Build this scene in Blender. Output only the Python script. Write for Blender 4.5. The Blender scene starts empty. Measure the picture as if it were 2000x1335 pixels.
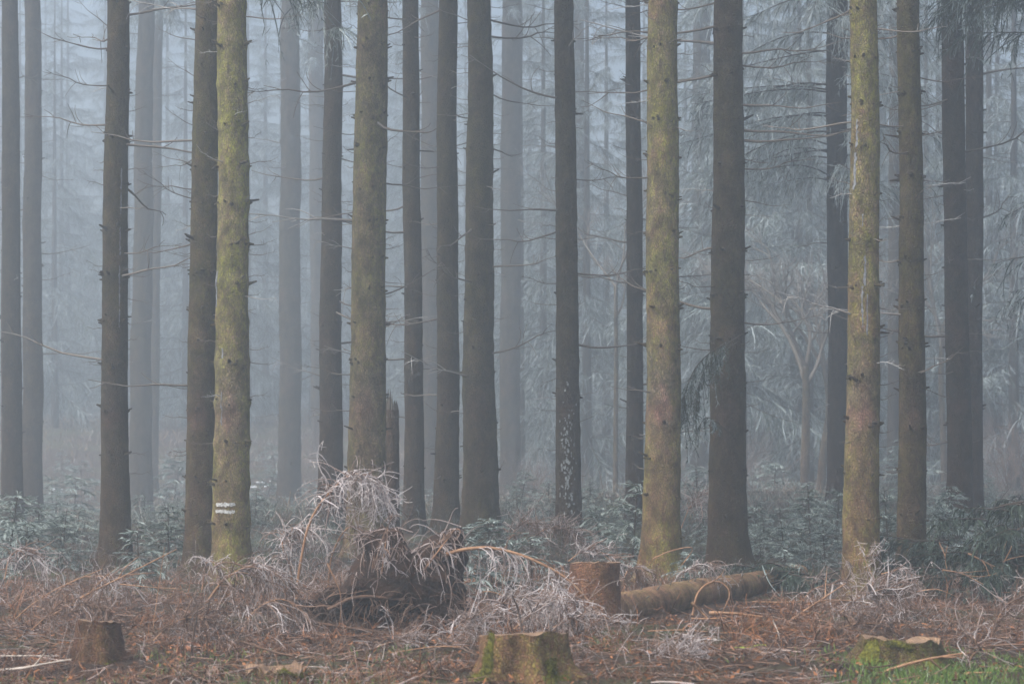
import bpy, math, random
import numpy as np
from mathutils import Vector, Matrix

# ------------------------------------------------------------------ camera, sky, sun, exposure
SC = bpy.context.scene
COL = SC.collection
F_PX, CAM_H, HOR = 4722.0, 2.2, 795.0          # 85 mm lens: focal length in photo pixels, eye height, horizon row
cam = bpy.data.cameras.new('camera')
cam.lens = 85; cam.sensor_width = 36; cam.shift_y = 0.06375
cam.clip_start = 0.5; cam.clip_end = 2000
cam.dof.use_dof = True; cam.dof.focus_distance = 33; cam.dof.aperture_fstop = 3.2
cam_o = bpy.data.objects.new('camera', cam); COL.objects.link(cam_o)
cam_o.location = (0, 0, CAM_H); cam_o.rotation_euler = (math.pi / 2, 0, 0)
SC.camera = cam_o

SUN_EL, SUN_AZ = math.radians(56), math.radians(-125)    # azimuth from +Y, towards +X: high, behind the camera to the left
world = bpy.data.worlds.new('World'); SC.world = world; world.use_nodes = True
wn = world.node_tree
sky = wn.nodes.new('ShaderNodeTexSky'); sky.sky_type = 'NISHITA'; sky.sun_disc = False
sky.sun_elevation = SUN_EL; sky.sun_rotation = SUN_AZ
sky.air_density = 1.0; sky.dust_density = 4.5; sky.ozone_density = 1.0
bg = wn.nodes['Background']; bg.inputs[1].default_value = 0.06
wn.links.new(sky.outputs[0], bg.inputs[0])
sun = bpy.data.lights.new('sun', 'SUN'); sun.energy = 1.4; sun.angle = math.radians(50); sun.color = (1, .965, .92)
sun_o = bpy.data.objects.new('sun', sun); COL.objects.link(sun_o)
sdir = Vector((math.sin(SUN_AZ) * math.cos(SUN_EL), math.cos(SUN_AZ) * math.cos(SUN_EL), math.sin(SUN_EL)))
sun_o.rotation_euler = sdir.to_track_quat('Z', 'Y').to_euler()
sun_o.location = (0, 0, 60)

vs = SC.view_settings
vs.view_transform = 'Standard'; vs.look = 'None'; vs.gamma = 1.0; vs.use_curve_mapping = False
vs.exposure = 1.86
SC.render.engine = 'CYCLES'
cy = SC.cycles
cy.use_denoising = True; cy.denoiser = 'OPENIMAGEDENOISE'
cy.max_bounces = 6; cy.diffuse_bounces = 3; cy.glossy_bounces = 1; cy.transmission_bounces = 2
cy.volume_bounces = 2; cy.use_adaptive_sampling = False
FOG_DENSITY, FOG_COLOR, FOG_ANISO = 0.0072, (.86, .945, 1.0), 0.55

# ------------------------------------------------------------------ helpers
RNG = np.random.default_rng(7)
def px(x, y, d):
    """point at distance d that the photo shows at pixel (x, y)"""
    return np.array([(x - 1000) / F_PX * d, d, CAM_H - (y - HOR) / F_PX * d])
def X_(x, d): return (x - 1000) / F_PX * d
def Z_(y, d): return CAM_H - (y - HOR) / F_PX * d
def smooth(a, b, t):
    t = np.clip((t - a) / (b - a), 0, 1); return t * t * (3 - 2 * t)
def norm(v): return v / (np.linalg.norm(v, axis=-1, keepdims=True) + 1e-9)

class Geo:
    """collects quads (numpy) with a tint attribute: r frost, g random, b wood"""
    def __init__(s): s.v, s.f, s.c, s.n = [], [], [], 0
    def add(s, V, Fq, C):
        s.v.append(V.reshape(-1, 3)); s.f.append(Fq.reshape(-1, 4) + s.n)
        s.c.append(C.reshape(-1, 3)); s.n += len(s.v[-1])
    def arrays(s): return np.concatenate(s.v), np.concatenate(s.f), np.concatenate(s.c)
    def add_geo(s, arr, M=None):
        V, Fq, C = arr
        if M is not None: V = V @ M[:3, :3].T + M[:3, 3]
        s.add(V, Fq, C)
    def ribbons(s, P, W, side, C):
        """P (N,S,3) W (N,S) side (N,3) C (N,S,3)"""
        N, S = W.shape
        if N == 0: return
        off = side[:, None, :] * W[..., None]
        V = np.stack([P - off, P + off], 2)
        a = (np.arange(N)[:, None] * S + np.arange(S - 1)[None]) * 2
        Fq = np.stack([a, a + 1, a + 3, a + 2], -1)
        s.add(V, Fq, np.repeat(C[:, :, None, :], 2, 2))
    def tubes(s, P, R, k, C, close=False):
        N, S = R.shape
        if N == 0: return
        T = np.empty_like(P); T[:, 1:-1] = P[:, 2:] - P[:, :-2]; T[:, 0] = P[:, 1] - P[:, 0]; T[:, -1] = P[:, -1] - P[:, -2]
        T = norm(T)
        ref = np.where(np.abs(T[:, :1, 2:3]) > .8, np.array([1., 0, 0]), np.array([0, 0, 1.]))
        A = norm(np.cross(T, np.broadcast_to(ref, T.shape))); B = np.cross(T, A)
        th = np.arange(k) / k * 2 * np.pi
        V = P[:, :, None] + R[:, :, None, None] * (A[:, :, None] * np.cos(th)[None, None, :, None] + B[:, :, None] * np.sin(th)[None, None, :, None])
        i = (np.arange(N)[:, None, None] * S + np.arange(S - 1)[None, :, None]) * k
        j = np.arange(k)[None, None]; j2 = (j + 1) % k
        Fq = np.stack([i + j, i + j2, i + k + j2, i + k + j], -1)
        s.add(V, Fq, np.repeat(C[:, :, None, :], k, 2))
    def obj(s, name, mat, parent=None, smooth_=True):
        return link(name, self_mesh(name, *s.arrays(), mat, smooth_), parent)

def self_mesh(name, V, Fq, C, mat, smooth_=True):
    me = bpy.data.meshes.new(name)
    V = np.ascontiguousarray(V, np.float32); Fq = np.ascontiguousarray(Fq, np.int32)
    me.vertices.add(len(V)); me.vertices.foreach_set('co', V.ravel())
    me.loops.add(Fq.size); me.loops.foreach_set('vertex_index', Fq.ravel())
    me.polygons.add(len(Fq)); me.polygons.foreach_set('loop_start', np.arange(len(Fq), dtype=np.int32) * 4)
    me.update(calc_edges=True)
    if smooth_: me.polygons.foreach_set('use_smooth', np.ones(len(Fq), bool))
    if C is not None:
        a = me.color_attributes.new('tint', 'FLOAT_COLOR', 'POINT')
        a.data.foreach_set('color', np.concatenate([C, np.ones((len(C), 1))], 1).astype(np.float32).ravel())
    me.materials.append(mat)
    return me
def link(name, me, parent=None):
    o = bpy.data.objects.new(name, me); COL.objects.link(o)
    if parent is not None: o.parent = parent
    return o
def tag(o, label, cat, group=None):
    o['label'] = label; o['category'] = cat
    if group: o['group'] = group
    return o
def thing(name, label, cat, loc, group=None, rz=0.0):
    o = bpy.data.objects.new(name, None); COL.objects.link(o)
    o.empty_display_size = .2; o.location = tuple(loc); o.rotation_euler = (0, 0, rz)
    return tag(o, label, cat, group)
def strands(O, D, L, S, droop, curl, rng, lift_tip=0.0):
    """N curved strands integrated from origins O along D"""
    N = len(O); P = np.empty((N, S, 3)); P[:, 0] = O; d = norm(D.copy())
    cv = rng.normal(0, 1, (N, 3)) * curl
    droop = np.broadcast_to(np.asarray(droop, float), (N,))
    for i in range(1, S):
        t = i / (S - 1)
        cv = cv * .75 + rng.normal(0, 1, (N, 3)) * curl * .7
        d = d + cv; d[:, 2] -= droop * (1 - lift_tip * t * t * 2)
        d = norm(d); P[:, i] = P[:, i - 1] + d * (L / (S - 1))[:, None]
    return P
def catmull(pts, n):
    p = np.array(pts, float); p = np.vstack([2 * p[0] - p[1], p, 2 * p[-1] - p[-2]])
    out = []
    m = len(p) - 3
    for u in np.linspace(0, m - 1e-6, n):
        i = int(u); t = u - i; a, b, c, d = p[i:i + 4]
        out.append(.5 * (2 * b + (c - a) * t + (2 * a - 5 * b + 4 * c - d) * t * t + (3 * b - a - 3 * c + d) * t ** 3))
    return np.array(out)
def tint(N, S, frost, rnd, wood=0.0):
    C = np.zeros((N, S, 3)); C[..., 0] = frost; C[..., 1] = rnd; C[..., 2] = wood
    return C
# smooth value noise on numpy arrays
_NT = RNG.random((64, 64, 64))
def vnoise(p, s=1.0):
    q = p * s; i = np.floor(q).astype(int); f = q - i; f = f * f * (3 - 2 * f); r = 0
    for a in (0, 1):
        for b in (0, 1):
            for c in (0, 1):
                w = (f[..., 0] if a else 1 - f[..., 0]) * (f[..., 1] if b else 1 - f[..., 1]) * (f[..., 2] if c else 1 - f[..., 2])
                r = r + w * _NT[(i[..., 0] + a) % 64, (i[..., 1] + b) % 64, (i[..., 2] + c) % 64]
    return r * 2 - 1

# ------------------------------------------------------------------ materials
class N_:
    def __init__(s, name):
        s.m = bpy.data.materials.new(name); s.m.use_nodes = True; s.t = s.m.node_tree
        s.b = s.t.nodes['Principled BSDF']; s.b.inputs['Roughness'].default_value = .85
        s.b.inputs['Specular IOR Level'].default_value = .25
    def n(s, typ, **kw):
        o = s.t.nodes.new(typ)
        for k, v in kw.items(): setattr(o, k, v)
        return o
    def l(s, a, b): s.t.links.new(a, b)
    def co(s, scale=(1, 1, 1)):
        c = s.n('ShaderNodeTexCoord'); m = s.n('ShaderNodeMapping'); m.inputs['Scale'].default_value = scale
        s.l(c.outputs['Object'], m.inputs['Vector']); return m.outputs[0]
    def noise(s, vec, scale, detail=4, rough=.6, dist=0):
        o = s.n('ShaderNodeTexNoise'); o.inputs['Scale'].default_value = scale; o.inputs['Detail'].default_value = detail
        o.inputs['Roughness'].default_value = rough; o.inputs['Distortion'].default_value = dist
        s.l(vec, o.inputs['Vector']); return o.outputs[0]
    def ramp(s, fac, stops):
        r = s.n('ShaderNodeValToRGB'); e = r.color_ramp.elements
        while len(e) < len(stops): e.new(.5)
        for k, (p, c) in enumerate(stops):
            e[k].position = p; e[k].color = (*c, 1) if len(c) == 3 else c
        s.l(fac, r.inputs[0]); return r.outputs[0]
    def mix(s, fac, a, b, mode='MIX'):
        o = s.n('ShaderNodeMix', data_type='RGBA', blend_type=mode)
        for sock, v in ((o.inputs[0], fac), (o.inputs[6], a), (o.inputs[7], b)):
            if isinstance(v, (int, float)): sock.default_value = v
            elif isinstance(v, tuple): sock.default_value = (*v, 1)
            else: s.l(v, sock)
        return o.outputs[2]
    def math(s, op, a, b=0.0, clamp=False):
        o = s.n('ShaderNodeMath', operation=op, use_clamp=clamp)
        for sock, v in ((o.inputs[0], a), (o.inputs[1], b)):
            if isinstance(v, (int, float)): sock.default_value = v
            else: s.l(v, sock)
        return o.outputs[0]
    def bump(s, h, dist, strength=1.0):
        o = s.n('ShaderNodeBump'); o.inputs['Distance'].default_value = dist; o.inputs['Strength'].default_value = strength
        s.l(h, o.inputs['Height']); s.l(o.outputs[0], s.b.inputs['Normal'])
    def base(s, c): s.l(c, s.b.inputs['Base Color'])
    def attr(s):
        a = s.n('ShaderNodeAttribute', attribute_name='tint'); x = s.n('ShaderNodeSeparateColor')
        s.l(a.outputs['Color'], x.inputs[0]); return x.outputs
    def objcol(s):
        a = s.n('ShaderNodeObjectInfo'); x = s.n('ShaderNodeSeparateColor')
        s.l(a.outputs['Color'], x.inputs[0]); return x.outputs

def bark_material(name, scale=34, zsq=.55, red=True):
    """object colour: r = moss, g = tone, b = redness"""
    M = N_(name); oc = M.objcol(); tc = M.co((1, 1, zsq)); raw = M.co()
    nd = M.n('ShaderNodeTexNoise'); nd.inputs['Scale'].default_value = 14; M.l(tc, nd.inputs['Vector'])
    wv = M.n('ShaderNodeMix', data_type='RGBA', blend_type='ADD'); wv.inputs[0].default_value = .05
    M.l(tc, wv.inputs[6]); M.l(nd.outputs[1], wv.inputs[7])
    v = M.n('ShaderNodeTexVoronoi', feature='DISTANCE_TO_EDGE'); v.inputs['Scale'].default_value = scale
    M.l(wv.outputs[2], v.inputs['Vector'])
    v2 = M.n('ShaderNodeTexVoronoi'); v2.inputs['Scale'].default_value = scale; M.l(wv.outputs[2], v2.inputs['Vector'])
    crack = M.ramp(v.outputs['Distance'], [(0, (0, 0, 0)), (.16, (1, 1, 1))])
    big = M.noise(raw, 1.1, 5, .65); mid = M.noise(tc, 9, 5, .7)
    sep = M.n('ShaderNodeSeparateColor'); M.l(v2.outputs['Color'], sep.inputs[0])
    plate = M.mix(sep.outputs[0], (.06, .043, .03), (.23, .165, .11))
    plate = M.mix(M.ramp(mid, [(.35, (0, 0, 0)), (.75, (1, 1, 1))]), plate, (.13, .105, .08))
    rd = M.math('MULTIPLY', M.ramp(big, [(.5, (0, 0, 0)), (.64, (1, 1, 1))]), oc[2], True)
    plate = M.mix(rd, plate, (.28, .14, .115))
    gz = M.n('ShaderNodeSeparateXYZ'); M.l(raw, gz.inputs[0])
    low = M.math('MULTIPLY', M.ramp(M.math('MULTIPLY', gz.outputs[2], .4), [(.05, (1, 1, 1)), (.95, (0, 0, 0))]), M.math('ADD', M.math('MULTIPLY', oc[2], .75), .35), True)
    plate = M.mix(low, plate, (.17, .072, .042))
    m1 = M.noise(M.co((1, 1, .35)), 1.7, 5, .65); m2 = M.noise(tc, 24, 4, .7)
    ms = M.math('MULTIPLY', M.ramp(m1, [(.3, (0, 0, 0)), (.62, (1, 1, 1))]), M.ramp(m2, [(.32, (0, 0, 0)), (.6, (1, 1, 1))]))
    ms = M.math('MULTIPLY', ms, oc[0], True)
    col = M.mix(ms, plate, M.mix(m2, (.1, .105, .014), (.27, .27, .04)))
    col = M.mix(crack, M.mix(.42, col, (.018, .013, .01)), col)
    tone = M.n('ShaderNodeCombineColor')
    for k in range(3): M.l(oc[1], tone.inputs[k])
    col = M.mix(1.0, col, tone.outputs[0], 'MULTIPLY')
    at = M.attr(); mott = M.ramp(M.noise(M.co((1, 1, .6)), 5.5, 5, .7), [(.33, (.38, .38, .38)), (.68, (1.45, 1.45, 1.45))])
    col = M.mix(1.0, col, mott, 'MULTIPLY'); col = M.mix(M.math('MULTIPLY', at[2], .75), col, (.04, .032, .026))
    M.base(col)
    h = M.math('ADD', M.math('MULTIPLY', crack, .6), M.math('ADD', M.math('MULTIPLY', mid, .5), M.math('MULTIPLY', sep.outputs[1], .4)))
    M.bump(h, .018, .9)
    return M.m
BARK = bark_material('bark', 44)
BARK_LOG = bark_material('log_bark', 42, .8)

def foliage_material(name, green, green2, frost, wood=(.06, .045, .035), thresh=(.25, .95)):
    M = N_(name); a = M.attr()
    c = M.mix(a[1], green, green2)
    c = M.mix(M.ramp(a[0], [(thresh[0], (0, 0, 0)), (thresh[1], (1, 1, 1))]), c, frost)
    M.base(M.mix(a[2], c, wood)); M.b.inputs['Roughness'].default_value = .9
    return M.m
FOLIAGE = foliage_material('frosted_spruce_foliage', (.035, .052, .04), (.065, .088, .068), (.46, .52, .53), thresh=(.3, 1.0))
FOLIAGE_DARK = foliage_material('dark_spruce_foliage', (.03, .045, .034), (.05, .07, .05), (.33, .39, .39), thresh=(.5, 1.2))
YOUNG = foliage_material('young_spruce_needles', (.026, .05, .03), (.06, .098, .062), (.39, .445, .42), thresh=(.25, 1.15))
UNDER = foliage_material('undergrowth_leaf', (.025, .038, .026), (.07, .09, .065), (.31, .345, .335), thresh=(.3, 1.2))
DRY = foliage_material('dry_grass_blade', (.1, .065, .04), (.27, .19, .125), (.46, .43, .41), thresh=(.3, 1.1))
BRACKEN = foliage_material('dead_bracken', (.026, .01, .005), (.34, .145, .062), (.55, .47, .44), thresh=(.4, 1.15))
TWIG = foliage_material('frosted_twig', (.075, .042, .028), (.24, .15, .105), (.6, .54, .53), thresh=(.25, .95))
GRASS = foliage_material('green_grass', (.06, .12, .025), (.16, .23, .055), (.45, .5, .4), thresh=(.6, 1.3))
DEADWOOD = foliage_material('dead_branch_wood', (.1, .085, .07), (.2, .175, .15), (.62, .62, .62), thresh=(.45, 1.0))

def simple(name, c1, c2, scale=8, rough=.85, bumpd=.01, stretch=(1, 1, 1), detail=6):
    M = N_(name); t = M.co(stretch); n = M.noise(t, scale, detail, .65)
    M.base(M.mix(M.ramp(n, [(.3, (0, 0, 0)), (.7, (1, 1, 1))]), c1, c2)); M.b.inputs['Roughness'].default_value = rough
    M.bump(n, bumpd); return M.m
STICK = simple('bare_stick_wood', (.2, .1, .055), (.46, .27, .155), 14, stretch=(1, 1, 1))
STICK_DARK = simple('dark_stick_wood', (.04, .03, .025), (.13, .09, .07), 14)
STICK_PALE = simple('pale_stick_wood', (.4, .33, .27), (.68, .6, .52), 10)
SOIL = simple('root_plate_soil', (.009, .006, .005), (.06, .032, .02), 9, .95, .05)
ROOT = simple('root_wood', (.06, .032, .02), (.17, .1, .065), 16)
MOSS = simple('moss', (.04, .042, .008), (.22, .21, .03), 40, .95, .02)
PAINT = simple('white_paint', (.2, .19, .17), (.7, .7, .68), 45, .7, .004)
RESIN = simple('dried_resin', (.07, .07, .07), (.27, .28, .3), 30, .6, .004)
LICHEN = simple('pale_lichen', (.12, .13, .125), (.33, .35, .35), 40, .9, .004)
SNOW = simple('snow', (.72, .75, .8), (.85, .87, .9), 20, .6, .02)
LEAF = simple('dead_leaf', (.2, .08, .045), (.36, .18, .1), 20)
FERN = simple('fern_frond', (.2, .28, .03), (.4, .5, .07), 20)
def cut_material():
    M = N_('cut_wood'); t = M.co()
    w = M.n('ShaderNodeTexWave', wave_type='RINGS', rings_direction='Z'); w.inputs['Scale'].default_value = 14
    w.inputs['Distortion'].default_value = 3; w.inputs['Detail'].default_value = 3; M.l(t, w.inputs['Vector'])
    n = M.noise(t, 6)
    c = M.mix(w.outputs[1], (.18, .11, .065), (.32, .21, .13)); M.base(M.mix(M.ramp(n, [(.4, (0, 0, 0)), (.65, (1, 1, 1))]), c, (.12, .075, .05)))
    M.bump(n, .02); return M.m
CUT = cut_material()
def ground_material():
    M = N_('forest_floor'); t = M.co()
    n1 = M.noise(t, .35, 6, .6); n2 = M.noise(t, 5, 8, .75); n3 = M.noise(t, 38, 5, .8)
    c = M.mix(M.ramp(n2, [(.3, (0, 0, 0)), (.7, (1, 1, 1))]), (.014, .009, .006), (.085, .048, .03))
    c = M.mix(M.ramp(n3, [(.5, (0, 0, 0)), (.75, (1, 1, 1))]), c, (.17, .105, .07))
    g = M.math('MULTIPLY', M.ramp(n1, [(.47, (0, 0, 0)), (.6, (1, 1, 1))]), M.ramp(n2, [(.4, (0, 0, 0)), (.62, (1, 1, 1))]))
    c = M.mix(g, c, (.085, .105, .035))
    M.base(c); M.b.inputs['Roughness'].default_value = .95
    M.bump(M.math('ADD', n2, M.math('MULTIPLY', n3, .5)), .08); return M.m
GROUND = ground_material()

# ------------------------------------------------------------------ tree list (photo pixels) and terrain
# name, d, (left,right) at row 50, (left,right) at row 850, base row, moss, tone, red, label
TREES = [
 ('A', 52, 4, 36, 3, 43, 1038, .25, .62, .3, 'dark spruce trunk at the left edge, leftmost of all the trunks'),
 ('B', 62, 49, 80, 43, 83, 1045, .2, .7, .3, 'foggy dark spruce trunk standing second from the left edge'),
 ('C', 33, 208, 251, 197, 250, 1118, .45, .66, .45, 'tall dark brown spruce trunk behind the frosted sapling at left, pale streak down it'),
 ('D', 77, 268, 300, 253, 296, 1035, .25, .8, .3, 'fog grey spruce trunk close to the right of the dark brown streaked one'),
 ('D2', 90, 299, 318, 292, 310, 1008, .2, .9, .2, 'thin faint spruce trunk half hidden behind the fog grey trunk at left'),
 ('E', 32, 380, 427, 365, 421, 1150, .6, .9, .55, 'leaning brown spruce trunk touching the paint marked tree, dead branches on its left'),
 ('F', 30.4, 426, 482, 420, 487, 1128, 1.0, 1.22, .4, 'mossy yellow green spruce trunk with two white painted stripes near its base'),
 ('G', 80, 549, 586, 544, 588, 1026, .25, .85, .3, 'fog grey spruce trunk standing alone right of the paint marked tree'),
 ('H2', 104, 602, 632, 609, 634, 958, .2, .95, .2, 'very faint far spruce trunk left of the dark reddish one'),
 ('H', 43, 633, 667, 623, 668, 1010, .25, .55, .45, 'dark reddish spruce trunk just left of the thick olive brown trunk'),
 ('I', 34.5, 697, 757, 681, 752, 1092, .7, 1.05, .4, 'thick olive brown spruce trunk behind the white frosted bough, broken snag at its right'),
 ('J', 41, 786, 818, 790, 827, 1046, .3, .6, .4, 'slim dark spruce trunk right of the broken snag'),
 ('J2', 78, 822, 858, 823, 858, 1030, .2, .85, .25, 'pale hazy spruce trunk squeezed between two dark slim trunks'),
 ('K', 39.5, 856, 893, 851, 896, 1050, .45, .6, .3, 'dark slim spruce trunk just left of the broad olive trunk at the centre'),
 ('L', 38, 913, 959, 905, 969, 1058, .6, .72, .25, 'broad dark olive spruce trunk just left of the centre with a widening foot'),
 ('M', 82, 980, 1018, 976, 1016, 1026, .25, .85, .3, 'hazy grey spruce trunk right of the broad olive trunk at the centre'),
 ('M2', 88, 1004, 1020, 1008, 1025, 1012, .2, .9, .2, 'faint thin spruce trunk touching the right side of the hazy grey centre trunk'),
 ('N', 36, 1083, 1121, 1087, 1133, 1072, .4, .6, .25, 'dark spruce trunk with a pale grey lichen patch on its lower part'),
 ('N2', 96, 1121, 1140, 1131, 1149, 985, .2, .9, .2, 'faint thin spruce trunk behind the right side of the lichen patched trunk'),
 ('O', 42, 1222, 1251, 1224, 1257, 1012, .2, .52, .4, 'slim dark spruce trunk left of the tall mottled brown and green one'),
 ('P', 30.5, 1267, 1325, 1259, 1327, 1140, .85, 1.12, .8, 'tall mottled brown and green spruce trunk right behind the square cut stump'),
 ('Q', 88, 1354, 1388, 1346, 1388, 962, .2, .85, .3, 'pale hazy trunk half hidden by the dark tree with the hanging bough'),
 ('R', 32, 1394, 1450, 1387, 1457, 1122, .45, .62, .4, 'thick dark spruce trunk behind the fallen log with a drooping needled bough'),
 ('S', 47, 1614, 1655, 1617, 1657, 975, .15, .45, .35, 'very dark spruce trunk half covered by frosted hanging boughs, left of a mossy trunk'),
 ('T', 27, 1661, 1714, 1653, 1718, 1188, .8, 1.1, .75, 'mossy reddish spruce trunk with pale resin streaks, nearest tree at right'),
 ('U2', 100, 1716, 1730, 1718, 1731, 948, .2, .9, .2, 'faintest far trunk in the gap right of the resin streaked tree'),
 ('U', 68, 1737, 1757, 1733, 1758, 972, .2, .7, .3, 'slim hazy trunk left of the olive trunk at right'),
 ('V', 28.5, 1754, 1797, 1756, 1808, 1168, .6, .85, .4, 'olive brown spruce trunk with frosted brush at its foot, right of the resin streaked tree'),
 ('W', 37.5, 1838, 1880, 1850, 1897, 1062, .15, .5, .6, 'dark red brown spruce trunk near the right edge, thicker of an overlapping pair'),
 ('X', 42, 1885, 1920, 1888, 1919, 1030, .15, .52, .5, 'dark spruce trunk at far right, thinner of an overlapping pair'),
]
CTRL = [(X_((t[4] + t[5]) / 2, t[1]), t[1], Z_(t[6], t[1])) for t in TREES]
CTRL += [(x, d, .05) for d in (17, 21, 25) for x in range(-12, 13, 4)] + [(x, d, .0) for d in (6, 12) for x in (-14, -6, 0, 6, 14)]
CTRL += [(x, 60, .0) for x in (-30, -22, 22, 30)] + [(x, 40, .05) for x in (-20, -14, 14, 20)]
CTRL = np.array(CTRL)
PIT = (X_(705, 23.5), 23.9)
def terrain(x, y):
    x = np.asarray(x, float); y = np.asarray(y, float)
    num = np.zeros(np.broadcast(x, y).shape); den = num + .02
    for cx, cyy, cz in CTRL:
        w = np.exp(-(((x - cx) / 2.6) ** 2 + ((y - cyy) / 5.0) ** 2) / 2) + .02 * np.exp(-(((x - cx) / 9) ** 2 + ((y - cyy) / 12) ** 2) / 2)
        num = num + w * cz; den = den + w
    z = num / den
    z = z + 1.55 * smooth(68, 118, y) + .012 * np.maximum(y - 118, 0)
    p = np.stack([x, y, 0 * x + 3.3 + 0 * y], -1)
    z = z + .05 * vnoise(p, .55) + .055 * vnoise(p, 1.5) * smooth(10, 16, y)
    z = z - .5 * np.exp(-(((x - PIT[0]) / .42) ** 2 + ((y - PIT[1]) / .45) ** 2) ** 1.5)
    return z
def T1(x, y): return float(terrain(np.array([x]), np.array([y]))[0])

def axis_vals(fine, lo, hi, far_lo, far_hi, n):
    a = np.arange(lo, hi + 1e-6, fine)
    g = lambda s, e: s + (e - s) * (np.linspace(0, 1, n + 1)[1:] ** 2.2)
    return np.concatenate([g(lo, far_lo)[::-1], a, g(hi, far_hi)])
gx = axis_vals(.22, -14, 14, -190, 190, 26); gy = axis_vals(.25, 14, 80, -40, 230, 26)
GX, GY = np.meshgrid(gx, gy); GZ = terrain(GX, GY)
nx, ny = len(gx), len(gy); ii = np.arange(ny - 1)[:, None] * nx + np.arange(nx - 1)[None]
gm = self_mesh('ground', np.stack([GX, GY, GZ], -1).reshape(-1, 3), np.stack([ii, ii + 1, ii + nx + 1, ii + nx], -1).reshape(-1, 4), None, GROUND)
g_o = link('ground', gm); g_o['kind'] = 'structure'

# ------------------------------------------------------------------ haze
hb = bpy.data.meshes.new('haze')
x0, x1, y0, y1, z0, z1 = -200, 200, -50, 240, -4.5, 39
hb.from_pydata([(x, y, z) for x in (x0, x1) for y in (y0, y1) for z in (z0, z1)], [],
               [(0, 1, 3, 2), (4, 6, 7, 5), (0, 4, 5, 1), (2, 3, 7, 6), (0, 2, 6, 4), (1, 5, 7, 3)])
hm = bpy.data.materials.new('haze'); hm.use_nodes = True; ht = hm.node_tree
ht.nodes.remove(ht.nodes['Principled BSDF'])
pv = ht.nodes.new('ShaderNodeVolumePrincipled')
pv.inputs['Color'].default_value = (*FOG_COLOR, 1); pv.inputs['Density'].default_value = FOG_DENSITY
pv.inputs['Anisotropy'].default_value = FOG_ANISO
ht.links.new(pv.outputs[0], ht.nodes['Material Output'].inputs['Volume'])
hb.materials.append(hm)
haze = link('haze', hb); haze['kind'] = 'stuff'
tag(haze, 'pale blue grey fog hanging through the whole wood', 'fog')

# ------------------------------------------------------------------ spruce boughs and crowns
def bough_arrays(L, rng, hang=.6, dens=16, droop=.42, frost=.55, subs=8, w=.7, sl=.6):
    G = Geo()
    t = np.linspace(0, 1, 9)
    wob = rng.normal(0, .06, 3)
    ax = np.stack([L * t, L * (wob[0] * np.sin(3 * t) + wob[1] * t * t), L * (.1 * t - droop * t ** 2 + droop * .4 * t ** 3 + wob[2] * .5 * np.sin(5 * t))], -1)
    G.tubes(ax[None], np.linspace(.018, .004, 9)[None] * (L / 2.5) ** .5, 4, tint(1, 9, .3, .5, 1.0))
    n = max(6, int(L * dens * 2)); ti = rng.uniform(.08, 1, n)
    ti = ti + .035 * np.sin(ti * 23 * L + rng.uniform(0, 6)); ti = np.clip(ti, .05, 1); sgn = np.where(rng.random(n) < .5, 1., -1.)
    O = np.stack([np.interp(ti, t, ax[:, k]) for k in range(3)], -1)
    D = np.stack([.6 + .6 * rng.random(n), sgn * rng.uniform(0, .9, n), rng.uniform(-.7, .2, n)], -1)
    ln = hang * np.clip(rng.lognormal(-.45, .5, n), .15, 1.5) * (1.1 - .6 * np.abs(ti - .5))
    P = strands(O, D, ln, 6, rng.uniform(.12, .55, n), .13, rng)
    fr = np.clip(rng.normal(frost - .05, .25, n), 0, 1.1)
    W = np.array([.6, 1, 1, .9, .7, .25])[None] * rng.uniform(.007, .016, n)[:, None] * w
    sd = norm(np.stack([rng.normal(0, 1, n), rng.normal(0, 1, n), rng.normal(0, .2, n)], -1))
    rv = rng.random(n)
    G.ribbons(P, W, sd, tint(n, 6, fr[:, None] + np.linspace(-.15, .2, 6)[None], rv[:, None]))
    idx = rng.integers(0, n, n * subs); k = rng.integers(1, 6, n * subs)
    O2 = P[idx, k]; tg = norm(P[idx, k] - P[idx, k - 1]); D2 = tg * .8 + rng.normal(0, .6, (len(idx), 3)); D2[:, 2] -= .25
    P2 = strands(O2, D2, rng.uniform(.05, .24, len(idx)) * (hang / .6) * sl, 3, .3, .18, rng)
    sd2 = norm(rng.normal(0, 1, (len(idx), 3)))
    G.ribbons(P2, np.array([.8, 1, .25])[None] * rng.uniform(.006, .012, len(idx))[:, None] * w, sd2,
              tint(len(idx), 3, (fr[idx] + rng.normal(.03, .18, len(idx)))[:, None] + np.array([-.05, .05, .2])[None], rv[idx][:, None]))
    return G.arrays()
def xform(loc, az, pitch=0.0, s=1.0, roll=0.0):
    return np.array(Matrix.Translation(Vector(loc)) @ Matrix.Rotation(az, 4, 'Z') @ Matrix.Rotation(-pitch, 4, 'Y') @ Matrix.Rotation(roll, 4, 'X') @ Matrix.Scale(s, 4))
rb = np.random.default_rng(21)
BOUGHS = [bough_arrays(L, rb, hang=.95, dens=16, droop=.55, subs=4, w=1.12, sl=.9) for L in (3.2, 2.7, 2.3, 2.9)]
BOUGHS_LITE = [bough_arrays(L, rb, hang=.9, dens=9, subs=2, w=2.6) for L in (2.6, 2.2)]
def crown_mesh(name, z0, z1, nb, R0, R1, seed, lib, mat=None):
    rng = np.random.default_rng(seed); G = Geo()
    for i in range(nb):
        u = (i + rng.random()) / nb; z = z0 + (z1 - z0) * u
        r = (R0 + (R1 - R0) * u) * rng.uniform(.7, 1.15); arr = lib[rng.integers(len(lib))]
        G.add_geo(arr, xform((0, 0, z), rng.uniform(0, 6.283) + i * 2.4, rng.uniform(-.45, .25) + .3 * u, r / 2.8, rng.normal(0, .3)))
    return self_mesh(name, *G.arrays(), mat or FOLIAGE)
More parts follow.
